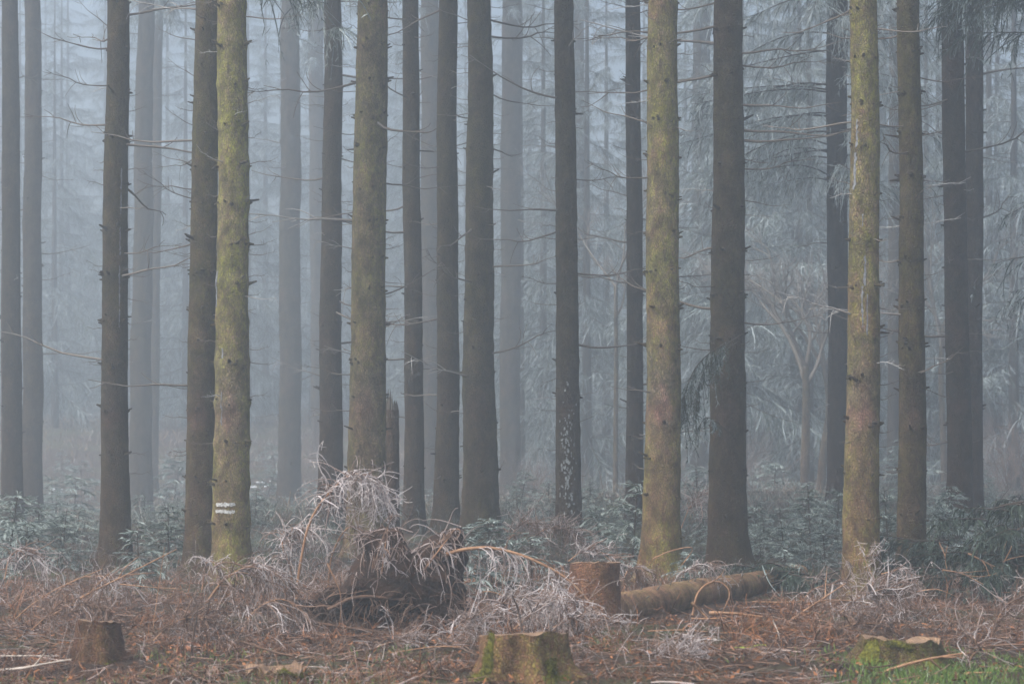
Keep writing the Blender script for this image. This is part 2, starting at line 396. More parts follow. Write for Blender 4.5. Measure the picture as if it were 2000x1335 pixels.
CROWNS = [crown_mesh('crown', 1.0 + .6 * k, 19.5, 92, 3.4, .9, 40 + k, BOUGHS) for k in range(2)]
FAR_CROWN = crown_mesh('crown', 0, 9.5, 32, 2.8, .7, 51, BOUGHS)
HIGH_CROWN = crown_mesh('crown', 0, 9.5, 84, 3.1, .8, 50, BOUGHS_LITE)

# ------------------------------------------------------------------ dead branch variants (1 m long along +X)
def dead_branch_mesh(seed, frost):
    rng = np.random.default_rng(seed); G = Geo(); n = 9; t = np.linspace(0, 1, n)
    up = rng.uniform(-.18, .2); cu = rng.uniform(-.1, .25)
    P = np.stack([t, .1 * rng.normal() * t ** 2 + .03 * np.sin(6 * t + seed), -up * t + (up + cu) * t ** 2 * .8 + .012 * np.sin(9 * t + seed)], -1)
    P[2:] += np.cumsum(rng.normal(0, .009, (n - 2, 3)), 0) * [.3, 1, 1]; rad = .0125 * (1 - .7 * t) * (1 + .1 * rng.normal(0, 1, n))
    G.tubes(P[None], rad[None], 5, tint(1, n, frost + .25 * t[None], rng.random(), 0))
    m = rng.integers(2, 9)
    ti = rng.uniform(.25, .95, m); O = np.stack([np.interp(ti, t, P[:, k]) for k in range(3)], -1)
    D = np.stack([np.full(m, .8), rng.normal(0, .6, m), rng.normal(.1, .45, m)], -1)
    Q = strands(O, D, rng.uniform(.1, .38, m), 6, -.03, .12, rng)
    G.tubes(Q, np.linspace(.0055, .0028, 6)[None] * np.ones((m, 1)), 3, tint(m, 6, frost + .2, rng.random(m)[:, None]))
    return self_mesh('dead_branch', *G.arrays(), DEADWOOD)
DEAD = [dead_branch_mesh(100 + k, (.15, .3, .5, .65)[k % 4]) for k in range(12)]

# ------------------------------------------------------------------ trunks
TREE = {}
class Trunk:
    def __init__(s, d, cx0, cx1, r0, r1, zb, seed, top=23.0):
        s.d = d; s.zt, s.zm, s.zb = Z_(50, d), Z_(850, d), zb
        s.x0, s.x1, s.r0, s.r1, s.seed, s.top = X_(cx0, d), X_(cx1, d), r0 * d / F_PX, r1 * d / F_PX, seed, top
        rg = np.random.default_rng(seed); s.ph = rg.uniform(0, 6.28, 6); s.nod = rg.uniform(.38, .62); s.wave = s.r1 * rg.uniform(.02, .07); s.ring = rg.uniform(.015, .04)
    def cx(s, z):
        z = np.asarray(z, float)
        t = (z - s.zm) / (s.zt - s.zm)
        t = np.where(t < 0, t * .45, t)
        return s.x1 + (s.x0 - s.x1) * np.minimum(t, 1.3 + 0 * t) + s.wave * (np.sin(z * .9 + s.ph[0]) + .6 * np.sin(z * 2.1 + s.ph[1]))
    def rad(s, z, th):
        z = np.asarray(z, float); t = (z - s.zm) / (s.zt - s.zm)
        r = s.r1 + (s.r0 - s.r1) * np.minimum(t, 1)
        r = np.where(t > 1, s.r0 + (.035 - s.r0) * (z - s.zt) / (s.top - s.zt), r)
        h = np.maximum(z - s.zb, 0)
        lob = .7 + .35 * np.cos(3 * th + s.ph[2]) + .25 * np.cos(5 * th + s.ph[3])
        r = r * (1 + .17 * np.exp(-h / .8) + .6 * np.exp(-h / .2) * lob)
        f = ((z + s.ph[4]) % s.nod) / s.nod - .5
        r = r * (1 + s.ring * np.exp(-(f / .12) ** 2) + .012 * np.sin(2 * th + z * 1.3 + s.ph[5]) + .01 * np.sin(3 * th - z * 2.2))
        p = np.stack([np.cos(th) * 1.7, np.sin(th) * 1.7, z * 3.5 + s.seed], -1)
        return r * (1 + .03 * vnoise(p, 1.0) + .022 * vnoise(p, 2.9) + .014 * vnoise(p, 8.3))
    def point(s, z, th, off=0.0):
        z, th = np.broadcast_arrays(np.asarray(z, float), np.asarray(th, float))
        r = s.rad(z, th) + off
        return np.stack([s.cx(z) + r * np.cos(th), s.d + r * np.sin(th), z], -1)
    def knots(s, G, rng, n, org):
        zk = rng.uniform(s.zb + .5, min(s.zt + 1.5, s.top - 2), n)
        zk = np.round((zk + s.ph[4]) / s.nod) * s.nod - s.ph[4] + s.nod * .5 + rng.normal(0, .03, n)
        th = rng.uniform(0, 6.283, n); a = s.point(zk, th, -.01) - org
        o = np.stack([np.cos(th), np.sin(th), rng.uniform(-.1, .5, n)], -1)
        L = rng.uniform(.02, .075, n) * (1 + (rng.random(n) < .15) * 1.5)
        P = a[:, None] + o[:, None] * (np.array([0, .45, .9, 1.0])[None, :, None] * L[:, None, None])
        R = np.array([1.5, .95, .7, .12])[None] * rng.uniform(.011, .02, n)[:, None]
        G.tubes(P, R, 6, tint(n, 4, .1, .5, 1.0))
    def build(s, parent, name='trunk', mat=BARK, col=(.5, .8, .4), nk=40, zlist=None):
        org = np.array(parent.location)
        zz = np.concatenate([s.zb - .25 + np.linspace(0, 1, 14) ** 1.3 * .9, np.arange(s.zb + .72, s.zt + 1.0, .085 if s.d < 40 else .16), np.linspace(s.zt + 1.1, s.top, 14)]) if zlist is None else zlist
        k = 36 if s.d < 40 else 24; th = np.arange(k) / k * 2 * np.pi
        Zg, Tg = np.meshgrid(zz, th, indexing='ij')
        V = s.point(Zg, Tg) - org
        G = Geo(); i = np.arange(len(zz) - 1)[:, None] * k; j = np.arange(k)[None]
        G.add(V, np.stack([i + j, i + (j + 1) % k, i + k + (j + 1) % k, i + k + j], -1), tint(len(zz), k, .1, .5))
        if nk: s.knots(G, np.random.default_rng(s.seed + 5), nk, org)
        o = G.obj(name, mat, parent); o.color = (*col, 1); return o

def add_branch(par, tr, z, th, L, pitch, var, roll=0.0):
    o = link('dead_branch', DEAD[var % len(DEAD)], par)
    p = tr.point(z, th, -.015) - np.array(par.location)
    o.location = p; o.rotation_euler = (Matrix.Rotation(th, 4, 'Z') @ Matrix.Rotation(-pitch, 4, 'Y') @ Matrix.Rotation(roll, 4, 'X')).to_euler()
    s = L; w = max(L, .45) if L < 1 else L ** .75
    o.scale = (s, w, w); return o

NB = dict(A=14, B=16, C=15, D=16, D2=8, E=16, F=12, G=16, H2=8, H=18, I=15, J=18, J2=10, K=18, L=18, M=14, M2=5, N=16, N2=8, O=18, P=11, Q=12, R=22, S=18, T=9, U2=4, U=12, V=13, W=12, X=16)
for k, (nm, d, a0, a1, b0, b1, yb, moss, tone, red, label) in enumerate(TREES):
    rng = np.random.default_rng(300 + k)
    cxb = X_((b0 + b1) / 2, d); tr = Trunk(d, (a0 + a1) / 2, (b0 + b1) / 2, (a1 - a0) / 2, (b1 - b0) / 2, Z_(yb, d), 11 * k + 3, top=21 + 3 * rng.random() + (3 if d > 50 else 0))
    tr.zb = T1(cxb, d) - .02
    if nm == 'F': tr.ring = .085; tr.nod = .5
    par = thing('spruce_tree', label, 'tree', (float(tr.cx(tr.zb)), d, tr.zb), 'tall spruce trunks of the plantation')
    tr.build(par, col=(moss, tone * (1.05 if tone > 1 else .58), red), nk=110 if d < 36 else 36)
    cr = link('crown', FAR_CROWN if d > 50 else HIGH_CROWN, par); cr.location = (float(tr.cx(tr.top)) - par.location.x, 0, tr.top - 9.3 - tr.zb); cr.rotation_euler = (0, 0, rng.uniform(0, 6.28))
    TREE[nm] = (par, tr)
    n = NB[nm]; zlo, zhi = Z_(880 if d > 33 else 800, d), Z_(-60, d)
    for i in range(n):
        z = zlo + (zhi - zlo) * ((i + rng.random()) / n) ** .8
        side = 0 if rng.random() < .5 else math.pi
        th = side + rng.normal(0, .5)
        if rng.random() < .22: th = rng.uniform(0, 6.28)
        L = rng.uniform(.18, .75) if rng.random() < .5 else rng.uniform(.7, 1.9)
        if d < 32: L *= .55
        if L > .6: var_ = int(rng.choice([0, 1, 4, 5, 8, 9, 0, 4, 8, 2]))
        else: var_ = int(rng.integers(0, 12))
        add_branch(par, tr, z, th, L, rng.normal(.02, .16), var_, rng.uniform(-.6, .6))
    for i in range(18 if 26 < d < 62 else 7):
        th = (0 if rng.random() < .5 else math.pi) + rng.normal(0, .45)
        add_branch(par, tr, rng.uniform(Z_(930, d), zhi), th, rng.uniform(.1, .36), rng.normal(.05, .2), int(rng.choice([0, 4, 8, 1, 5])), rng.uniform(-.6, .6))

# hand placed dead branches (row, side, length, pitch) on the front trees
for nm, y, sd, L, pt, v in [('C', 52, 1, .55, .65, 0), ('C', 95, 1, 1.0, .12, 4), ('C', 170, 1, .85, .1, 8), ('E', 150, 1, .42, .5, 0), ('E', 245, 1, .45, .45, 4),
                            ('E', 320, 1, .55, .22, 0), ('E', 390, 1, .75, .38, 8), ('E', 758, 1, .45, .12, 4), ('E', 815, 1, .35, .05, 0), ('E', 215, 1, .25, 0, 4),
                            ('F', 320, 0, .38, .02, 5), ('F', 497, 0, .4, .05, 1), ('F', 682, 0, .3, .08, 1), ('F', 775, 0, .25, 0, 5), ('F', 460, 0, .35, .3, 0), ('F', 205, 0, .5, .2, 2),
                            ('N', 467, 1, .55, .06, 0), ('N', 467, 0, .42, .04, 4), ('N', 555, 1, .6, .1, 8), ('N', 180, 0, .7, 0, 0), ('N', 76, 0, .55, 0, 4), ('N', 76, 1, .55, .03, 0),
                            ('R', 205, 0, 1.3, -.05, 0), ('R', 508, 0, .5, .03, 4), ('R', 332, 0, .9, .08, 8), ('R', 688, 0, .3, .03, 0), ('R', 745, 0, .4, .05, 4), ('R', 130, 0, 1.1, -.03, 8),
                            ('P', 158, 0, .33, .22, 1), ('P', 198, 1, .45, -.08, 3), ('P', 10, 1, .6, -.1, 3), ('L', 40, 1, .7, .3, 0), ('I', 632, 0, .75, .08, 2), ('I', 180, 1, .5, .05, 1), ('I', 488, 1, .65, .15, 2),
                            ('T', 658, 0, .22, .2, 4), ('T', 780, 0, .2, .15, 8), ('V', 365, 0, .5, .15, 3), ('V', 440, 0, .45, .25, 3), ('V', 700, 0, .3, .1, 3)]:
    par, tr = TREE[nm]
    add_branch(par, tr, Z_(y, tr.d), (math.pi if sd else 0) - .25 * (1 if not sd else -1), L, pt, v)

# paint marks, resin, lichen: flat marks that follow the bark
def trunk_patch(nm, name, mat, y0, y1, x0, x1, seed, off=.004, nu=14, nv=5, rag=.3, slope=0.0):
    par, tr = TREE[nm]; org = np.array(par.location); rng = np.random.default_rng(seed)
    u = np.linspace(0, 1, nu); v = np.linspace(0, 1, nv); U, Vv = np.meshgrid(u, v, indexing='ij')
    zc = .5 * (Z_(y0, tr.d) + Z_(y1, tr.d)); r = float(tr.rad(np.array(zc), np.array(-1.57)))
    th = lambda x: -math.pi / 2 + math.asin(max(-.98, min(.98, (X_(x, tr.d) - float(tr.cx(zc))) / r)))
    t0, t1 = th(x0), th(x1)
    edge = rng.normal(0, rag, (nu, 2)); hh = (Vv - .5) * (1 + np.where(Vv < .5, edge[:, :1], edge[:, 1:]))
    hh = hh * (1 - .75 * np.abs(2 * U - 1) ** 8)
    Zg = Z_((y0 + y1) / 2, tr.d) - hh * (y1 - y0) * tr.d / F_PX + slope * (U - .5)
    if y1 - y0 > x1 - x0:                                        # tall streak: ragged left and right
        U, Vv = np.meshgrid(v, u, indexing='ij'); edge = rng.normal(0, rag, (nu, 2)).T
        Ud = .5 + (U - .5) * (1 + np.where(U < .5, edge[:1], edge[1:])); Ud = Ud + .6 * np.cumsum(rng.normal(0, .12, nu))[None]
        Zg = Z_(y0, tr.d) + (Z_(y1, tr.d) - Z_(y0, tr.d)) * Vv; U = Ud; nu, nv = nv, nu
    Vx = tr.point(Zg, t0 + (t1 - t0) * U, off) - org
    i = np.arange(nu - 1)[:, None] * nv; j = np.arange(nv - 1)[None]
    G = Geo(); G.add(Vx, np.stack([i + j, i + nv + j, i + nv + j + 1, i + j + 1], -1), tint(nu, nv, 0, 0))
    return G.obj(name, mat, par)
trunk_patch('F', 'painted_stripe', PAINT, 980, 987, 425, 464, 1, .007, 30, rag=.4)['label'] = 'upper white painted stripe'
trunk_patch('F', 'painted_stripe', PAINT, 994, 1000, 424, 463, 2, .007, 30, rag=.45)['label'] = 'lower white painted stripe'
trunk_patch('F', 'resin_streak', RESIN, 530, 600, 424, 427, 3)
trunk_patch('F', 'resin_streak', RESIN, 680, 700, 436, 439, 4)
trunk_patch('F', 'resin_streak', RESIN, 765, 830, 434, 437, 5, rag=.7)
for q, (y0, y1, xa, xb) in enumerate([(235, 290, 1669, 1672), (300, 372, 1666, 1670), (500, 560, 1684, 1687), (560, 640, 1678, 1681), (420, 445, 1680, 1682), (575, 655, 1688, 1690)]):
    trunk_patch('T', 'resin_streak', RESIN, y0, y1, xa, xb, 20 + q, rag=.5)
for q, (y0, y1, xa) in enumerate([(330, 420, 238), (445, 500, 237), (520, 640, 236)]): trunk_patch('C', 'resin_streak', RESIN, y0, y1, xa, xa + 2, 30 + q, rag=.6, nu=20)
par, tr = TREE['N']; rng = np.random.default_rng(77); G = Geo()
for q in range(130):
    z = Z_(rng.normal(900, 52), 36); th = -math.pi / 2 + rng.normal(-.05, .28); w = rng.uniform(.006, .018); hgt = rng.uniform(.008, .035)
    uu = np.array([-1, 0, 1.]); Ug, Vg = np.meshgrid(uu, uu, indexing='ij'); m = 1 - .4 * np.abs(Ug * Vg)
    Vx = tr.point(z + Vg * hgt * m, th + Ug * m * w / tr.r1, .004 + .003 * rng.random()) - np.array(par.location)
    i = np.arange(2)[:, None] * 3; j = np.arange(2)[None]
    G.add(Vx, np.stack([i + j, i + 3 + j, i + 4 + j, i + j + 1], -1), tint(3, 3, 0, 0))
lo = G.obj('lichen_patch', LICHEN, par); lo['kind'] = 'stuff'; lo['label'] = 'pale grey lichen flakes'

# broken snag beside the thick trunk
d = 36.0; sn = Trunk(d, 762, 766, 9, 13, 0, 991, top=9); sn.zb = T1(X_(768, d), d); zt = Z_(800, d)
sp = thing('broken_snag', 'broken dead snag with a jagged top beside the thick olive brown trunk', 'snag', (X_(768, d), d, sn.zb))
so = sn.build(sp, 'trunk', BARK, (.15, .6, .6), 0, np.concatenate([sn.zb - .2 + np.linspace(0, .9, 9), np.linspace(sn.zb + .8, zt, 20)]))
rng = np.random.default_rng(5); G = Geo()
for q in range(16):
    th = q / 16 * 6.283; b = sn.point(zt - .12, th, -.016) - np.array(sp.location); hgt = .12 + rng.uniform(.0, .34) * (1 if math.cos(th) < .4 else .5)
    P = np.array([b, b + [-.01 * math.cos(th), -.01 * math.sin(th), hgt * .6], b + [-.02 * math.cos(th), -.02 * math.sin(th), hgt]])
    G.tubes(P[None], np.array([[.026, .018, .002]]), 4, tint(1, 3, .3, rng.random()))
G.obj('splinters', DEADWOOD, sp)['kind'] = 'stuff'

# live needled boughs hanging from trunks: tree, row of attachment, azimuth, length, pitch, material
def live_bough(par, tr, z, az, L, pitch, seed, mat=FOLIAGE, frost=.55, hang=.75, dens=20, droop=.5):
    me = self_mesh('live_bough', *bough_arrays(L, np.random.default_rng(seed), hang, dens, droop, frost), mat)
    o = link('live_bough', me, par); o.location = tr.point(z, az, -.02) - np.array(par.location)
    o.rotation_euler = (Matrix.Rotation(az, 4, 'Z') @ Matrix.Rotation(-pitch, 4, 'Y')).to_euler(); return o
par, tr = TREE['R']
def hanging_bough(par, pts, seed, n, hl, mat, frost, r=.009):
    """an arching woody stem with needled twigs hanging from it like a curtain; pts are (photo x, photo y, distance)"""
    rng = np.random.default_rng(seed); org = np.array(par.location); P = catmull([px(*p) - org for p in pts], 24); G = Geo(); t = np.linspace(0, 1, 24)
    G.tubes(P[None], np.linspace(r, r * .35, 24)[None], 5, tint(1, 24, .5, .5, .8))
    ti = rng.uniform(.12, 1, n) ** .8; O = np.stack([np.interp(ti, t, P[:, k]) for k in range(3)], -1); tg = norm(np.stack([np.interp(ti, t, np.gradient(P[:, k])) for k in range(3)], -1))
    D = tg * .5 + rng.normal(0, .35, (n, 3)) + [0, 0, -.6]; L = np.clip(rng.lognormal(-.2, .5, n), .25, 1.8) * hl * np.interp(ti, [0, .35, .75, 1], [.3, .75, 1.1, .7])
    S = strands(O, D, L, 8, .4, .1, rng); fr = np.clip(rng.normal(frost, .28, n), 0, 1.1); rv = rng.random(n)
    G.tubes(S, np.linspace(.004, .0025, 8)[None] * np.ones((n, 1)), 3, tint(n, 8, fr[:, None], rv[:, None], .3))
    m = n * 34; i = rng.integers(0, n, m); u = rng.uniform(.5, 6.99, m); k = u.astype(int); w = (u - k)[:, None]
    O2 = S[i, k] * (1 - w) + S[i, k + 1] * w; D2 = norm(S[i, k + 1] - S[i, k]) + rng.normal(0, .55, (m, 3))
    Q = strands(O2, D2, rng.uniform(.02, .075, m), 3, .15, .1, rng)
    G.ribbons(Q, np.array([.8, 1, .3])[None] * rng.uniform(.003, .0065, m)[:, None], norm(rng.normal(0, 1, (m, 3))), tint(m, 3, (fr[i] + rng.normal(0, .2, m))[:, None] + np.array([-.1, 0, .2])[None], rv[i][:, None]))
    return G.obj('live_bough', mat, par)
hanging_bough(par, [(1452, 652, 31.75), (1420, 670, 31.5), (1385, 690, 31.3), (1356, 722, 31.1), (1338, 770, 31.0), (1334, 815, 31.0)], 801, 62, .5, FOLIAGE_DARK, .5)
hanging_bough(par, [(1440, 668, 31.72), (1405, 690, 31.5), (1380, 715, 31.4), (1362, 760, 31.3), (1356, 800, 31.3)], 802, 44, .42, FOLIAGE_DARK, .35)
hanging_bough(par, [(1432, 665, 31.7), (1415, 668, 31.6), (1402, 685, 31.5)], 803, 10, .42, FOLIAGE_DARK, .75)
hanging_bough(par, [(1425, 845, 31.7), (1400, 825, 31.5), (1380, 815, 31.4), (1365, 832, 31.4)], 804, 16, .25, FOLIAGE_DARK, .4)
rng = np.random.default_rng(88)
par, tr = TREE['S']
for q in range(34):
    y = (-60, 20, 90, 160, 230, 300, 370)[q % 7] + rng.uniform(-30, 30)
    live_bough(par, tr, Z_(y, 47), rng.choice([-1.2, -1.9, -2.6, 3.3, 2.9, -.3]) + rng.normal(0, .25), rng.uniform(1.4, 3.0), rng.uniform(-.1, .2), 820 + q, FOLIAGE, .78, .9, 19)
for nm, rows, azs, LL, mat in [('H', (-30, 10, 60, -60), (-.6, -2.2, -1.4, .1), (.9, .8, .7, 1.2), FOLIAGE), ('F', (-80, -50, -90), (.4, .75, .2), (.8, 1.0, 1.1), FOLIAGE),
                               ('M', (-40, 20, 80, -60, 120), (-.5, -1.6, -2.6, 3.0, .2), (1.6, 1.5, 1.8, 2, 1.6), FOLIAGE), ('Q', (-40, 60, 180, 300, 420), (3.0, -.3, 2.7, -2.2, .3), (2.2, 2, 2, 1.8, 1.6), FOLIAGE),
                               ('J2', (-60, 20, 100, 200), (-1, -2, 3.0, 0), (1.8, 1.6, 1.5, 1.4), FOLIAGE), ('X', (-120, -60, -90, -20, -100, -60, -40), (-1.2, -.5, -2.0, -.2, .3, -1.6, -.9), (1.6, 1.9, 1.4, 1.7, 2.2, 1.3, 1.5), FOLIAGE_DARK),
                               ('W', (-130, -90, -60), (-.7, -1.4, -.2), (1.1, 1.2, 1.5), FOLIAGE_DARK)]:
    par, tr = TREE[nm]
    for q, (y, az, L) in enumerate(zip(rows, azs, LL)):
        live_bough(par, tr, Z_(y, tr.d), az, L, .05, 900 + q + 13 * len(nm) + ord(nm[0]), mat, .55)

# spruce standing just outside the right edge whose boughs reach into the top right corner
tr = Trunk(36, 2100, 2106, 24, 30, 0, 71, top=22); tr.zb = T1(X_(2106, 36), 36)
par = thing('spruce_tree', 'dark spruce past the right edge whose needled boughs fill the top right corner', 'tree', (float(tr.cx(tr.zb)), 36, tr.zb), 'tall spruce trunks of the plantation')
tr.build(par, col=(.2, .5, .4), nk=20)
cr = link('crown', HIGH_CROWN, par); cr.location = (0, 0, tr.top - 9.3 - tr.zb)
rng = np.random.default_rng(19)
for q in range(16):
    live_bough(par, tr, Z_(rng.uniform(-160, 130), 36), math.pi + rng.normal(.25, .55), rng.uniform(1.1, 2.2), rng.uniform(-.1, .15), 950 + q, FOLIAGE_DARK, .42, .7, 18)
for q in range(6):
    live_bough(par, tr, Z_(rng.uniform(380, 650), 36), math.pi + rng.normal(.2, .4), rng.uniform(.7, 1.1), -.05, 980 + q, FOLIAGE, .6, .6, 18)

# ------------------------------------------------------------------ background frosted spruces
GAPS = [(23, 'leftmost trunk'), (63, 'second trunk'), (223, 'streaked dark trunk'), (274, 'fog grey trunk'), (455, 'painted trunk'), (566, 'lone grey trunk'), (646, 'dark reddish trunk'), (716, 'thick olive trunk'), (808, 'slim dark trunk'), (937, 'broad centre trunk'),
        (1110, 'lichen patched trunk'), (1240, 'slim dark trunk'), (1293, 'mottled trunk'), (1422, 'thick dark trunk'), (1637, 'very dark trunk'), (1686, 'resin streaked trunk'), (1782, 'olive right trunk'), (1880, 'dark right pair')]
ORD = ['nearest', 'second nearest', 'third nearest', 'fourth nearest', 'fifth nearest', 'sixth nearest', 'seventh nearest', 'eighth nearest', 'ninth nearest', 'tenth nearest']
def gap_labels(sp, what):
    g = {}
    for i, (x, d) in enumerate(sp): g.setdefault(sum(x > q[0] for q in GAPS), []).append((d, i))
    out = [''] * len(sp)
    for k, v in g.items():
        where = 'left of the leftmost trunk' if k == 0 else 'right of the dark right pair' if k == len(GAPS) else f'between {GAPS[k - 1][1]} and {GAPS[k][1]}'
        for r, (d, i) in enumerate(sorted(v)): out[i] = (ORD[r] + ' ' if len(v) > 1 else 'only ') + what + ' ' + where
    return out
rng = np.random.default_rng(12)
spots = [(-140, 118), (-40, 150), (15, 128), (95, 116), (140, 140), (190, 160), (250, 132), (330, 146), (370, 120), (440, 158), (510, 138), (560, 170), (610, 126), (690, 150), (745, 166), (800, 134), (850, 118), (905, 156), (945, 132), (990, 104), (1060, 95), (1045, 136), (1100, 124), (1130, 122), (1185, 102), (1255, 131), (1300, 112), (1330, 120), (1390, 119), (1430, 95), (1465, 109), (1500, 131), (1545, 82), (1580, 118), (1600, 109), (1660, 136), (1690, 112), (1725, 92), (1770, 122), (1810, 85), (1830, 126), (1880, 126), (1900, 107), (1950, 87), (1990, 119), (2050, 134), (2090, 100), (2160, 80), (2200, 117), (40, 138), (80, 172), (125, 152), (0, 168), (230, 176), (300, 168), (410, 178), (480, 124), (640, 164), (780, 180)]
spots += [(1410, 82), (1470, 74), (1525, 84), (1585, 78), (1700, 84), (1790, 82), (1935, 80), (1975, 74), (1150, 86), (1080, 92)]
GL = gap_labels(spots, 'frosted needled spruce in the fog')
for k, (x, d) in enumerate(spots):
    bx = X_(x, d) + rng.normal(0, .3); bz = T1(bx, d) - .1; s = rng.uniform(.95, 1.12) * max(1.0, d / 108)
    par = thing('frosted_spruce', GL[k], 'tree', (bx, d, bz), 'frosted spruces in the fog behind the bare trunks', rng.uniform(0, 6.28))
    c = link('crown', CROWNS[k % 2], par); c.scale = (s, s, s); 
    if 1400 < x < 1480 or x in (1810,): c.location = (0, 0, 1.2)
    G = Geo(); P = np.array([[0, 0, -.3], [0, 0, 1.5], [.03, 0, 8], [0, 0, 20.3 * s]])
    G.tubes(P[None], np.array([[.2, .17, .12, .02]]) * s, 12, tint(1, 4, .2, .5, 1)); t = G.obj('trunk', BARK, par); t.color = (.2, .8, .3, 1)

# ------------------------------------------------------------------ young spruces
def young_mesh(H, seed, lean=0.0):
    rng = np.random.default_rng(seed); G = Geo()
    nw = max(5, int(H / .17)); zs = np.linspace(.06, .95, nw) * H + rng.normal(0, .035, nw)
    O, D, L = [], [], []
    for z in zs:
        m = rng.integers(5, 8); a0 = rng.uniform(0, 6.28)
        for q in range(m):
            a = a0 + q / m * 6.283 + rng.normal(0, .15)
            O.append((lean * z, 0, z + rng.normal(0, .04))); L.append((.1 + .55 * max(0.02, 1 - z / H) ** .75 * min(H, 1.6)) * rng.uniform(.5, 1.3)); D.append((math.cos(a), math.sin(a), .2 + .5 * z / H + rng.normal(0, .25)))
    O, D, L = np.array(O), np.array(D), np.array(L); n = len(L)
    P = strands(O, D, L, 7, .17, .07, rng, .5)
    G.tubes(P, np.linspace(.007, .003, 7)[None] * np.ones((n, 1)), 3, tint(n, 7, .2, .5, .8))
    bi, ts = [], []
    for i in range(n):
        c = max(6, int(L[i] * 62)); bi += [i] * c; ts += list(rng.uniform(.15, 1, c))
    bi = np.array(bi); ts = np.array(ts); f = ts * 6; i0 = np.minimum(f.astype(int), 5); w = (f - i0)[:, None]
    O2 = P[bi, i0] * (1 - w) + P[bi, i0 + 1] * w; tg = norm(P[bi, i0 + 1] - P[bi, i0]); lat = norm(np.cross(tg, [0, 0, 1.])) * np.where(rng.random(len(bi)) < .5, 1, -1)[:, None]
    D2 = tg * .8 + lat * rng.uniform(.3, 1, len(bi))[:, None] + rng.normal(0, .12, (len(bi), 3))
    P2 = strands(O2, D2, rng.uniform(.05, .17, len(bi)) * (1.25 - .6 * ts), 4, .2, .1, rng)
    allP = np.concatenate([P2]); fr = np.clip(rng.normal(.5, .25, len(bi)) + .25 * ts, 0, 1.2); rv = rng.random(len(bi))
    for sd in (norm(np.cross(D2, [0, 0, 1.]) + 1e-4), norm(rng.normal(0, .35, (len(bi), 3)) + [0, 0, 1.])):
        G.ribbons(allP, np.array([.7, 1, .9, .25])[None] * rng.uniform(.005, .0095, len(bi))[:, None], sd, tint(len(bi), 4, fr[:, None] + np.linspace(-.15, .3, 4)[None], rv[:, None]))
    # needles along the main twigs
    for sd in (0, 1):
        s_ = norm(np.cross(D, [0, 0, 1.])) if sd == 0 else np.tile([0, 0, 1.], (n, 1))
        G.ribbons(P, np.linspace(.005, .008, 7)[None] * np.ones((n, 1)), s_, tint(n, 7, np.linspace(.3, .95, 7)[None] + rng.normal(0, .1, (n, 1)), rng.random(n)[:, None]))
    me = self_mesh('needles', *G.arrays(), YOUNG)
    G2 = Geo(); Q = np.array([[0, 0, -.1], [lean * H * .5, 0, H * .5], [lean * H, 0, H]]); G2.tubes(Q[None], np.array([[.02, .013, .005]]) * (H / 1.5), 6, tint(1, 3, .2, .5, .8))
    return me, self_mesh('stem', *G2.arrays(), DEADWOOD)
YV = [young_mesh(H, 500 + i, ln) for i, (H, ln) in enumerate([(.75, .1), (1.1, -.06), (1.5, .05), (1.9, 0), (1.3, .0)])]
def young(x, ytop, d, var, label, group=None, sxy=1.0):
    bx = X_(x, d); bz = T1(bx, d); Hm = (.75, 1.1, 1.5, 1.9, 1.3)[var]; s = max(.35, (Z_(ytop, d) - bz) / Hm)
    par = thing('young_spruce', label, 'young spruce', (bx, d, bz), group, RNG.uniform(0, 6.28))
    tilt = (RNG.normal(0, .1), RNG.normal(0, .1), 0); sxy = sxy * RNG.uniform(.8, 1.25)
    for nm, me in zip(('needles', 'stem'), YV[var]):
        o = link(nm, me, par); o.scale = (s * sxy, s * sxy, s); o.rotation_euler = tilt
for a in [(275, 1028, 27.5, 1, 'frosted young spruce between the dark streaked trunk and the leaning brown trunk', None, 1.2),
          (40, 1015, 30, 4, 'frosted young spruce at the left edge in front of the two dark trunks', None, 1.1),
          (1235, 932, 33, 2, 'frosted young spruce peeking out left of the mottled brown and green trunk', None, 1.0),
          (1165, 985, 33.5, 4, 'frosted young spruce right of the lichen patched trunk', None, 1.3),
          (1585, 942, 34, 3, 'largest frosted young spruce, left of the resin streaked trunk', None, 1.2),
          (1535, 990, 33, 2, 'frosted young spruce just left of the largest young spruce', None, 1.2),
          (1632, 950, 36, 2, 'frosted young spruce in front of the very dark trunk with hanging boughs', None, 1.2),
          (1738, 950, 33, 2, 'frosted young spruce between the resin streaked trunk and the olive trunk', None, 1.1),
          (1830, 945, 34, 3, 'frosted young spruce between the olive trunk and the dark overlapping pair', None, 1.0),
          (960, 1010, 29, 4, 'green young spruce behind the bent orange branch', None, 1.3),
          (905, 1035, 28, 1, 'small green young spruce just right of the root plate', None, 1.4),
          (1040, 1045, 29.5, 1, 'small young spruce left of the square cut stump', None, 1.4),
          (1335, 1085, 29.5, 0, 'tiny green young spruce at the right foot of the mottled trunk', None, 1.2),
          (1475, 985, 36, 1, 'young spruce at the right foot of the thick dark trunk behind the log', None, 1.3),
          (1530, 1082, 30, 1, 'dark green young spruce at the far end of the fallen log', None, 1.6),
          (1925, 930, 46, 2, 'pale frosted young spruce right of the dark overlapping pair', None, 1.0),
          (1985, 960, 36, 4, 'dark young spruce above the brush heap at the right edge', None, 1.3),
          (150, 990, 40, 4, 'young spruce between the second trunk and the dark streaked trunk', None, 1.6),
          (1370, 1000, 38, 1, 'young spruce in the gap between the mottled trunk and the thick dark trunk', None, 1.3)]:
    young(*a)
rng = np.random.default_rng(61)
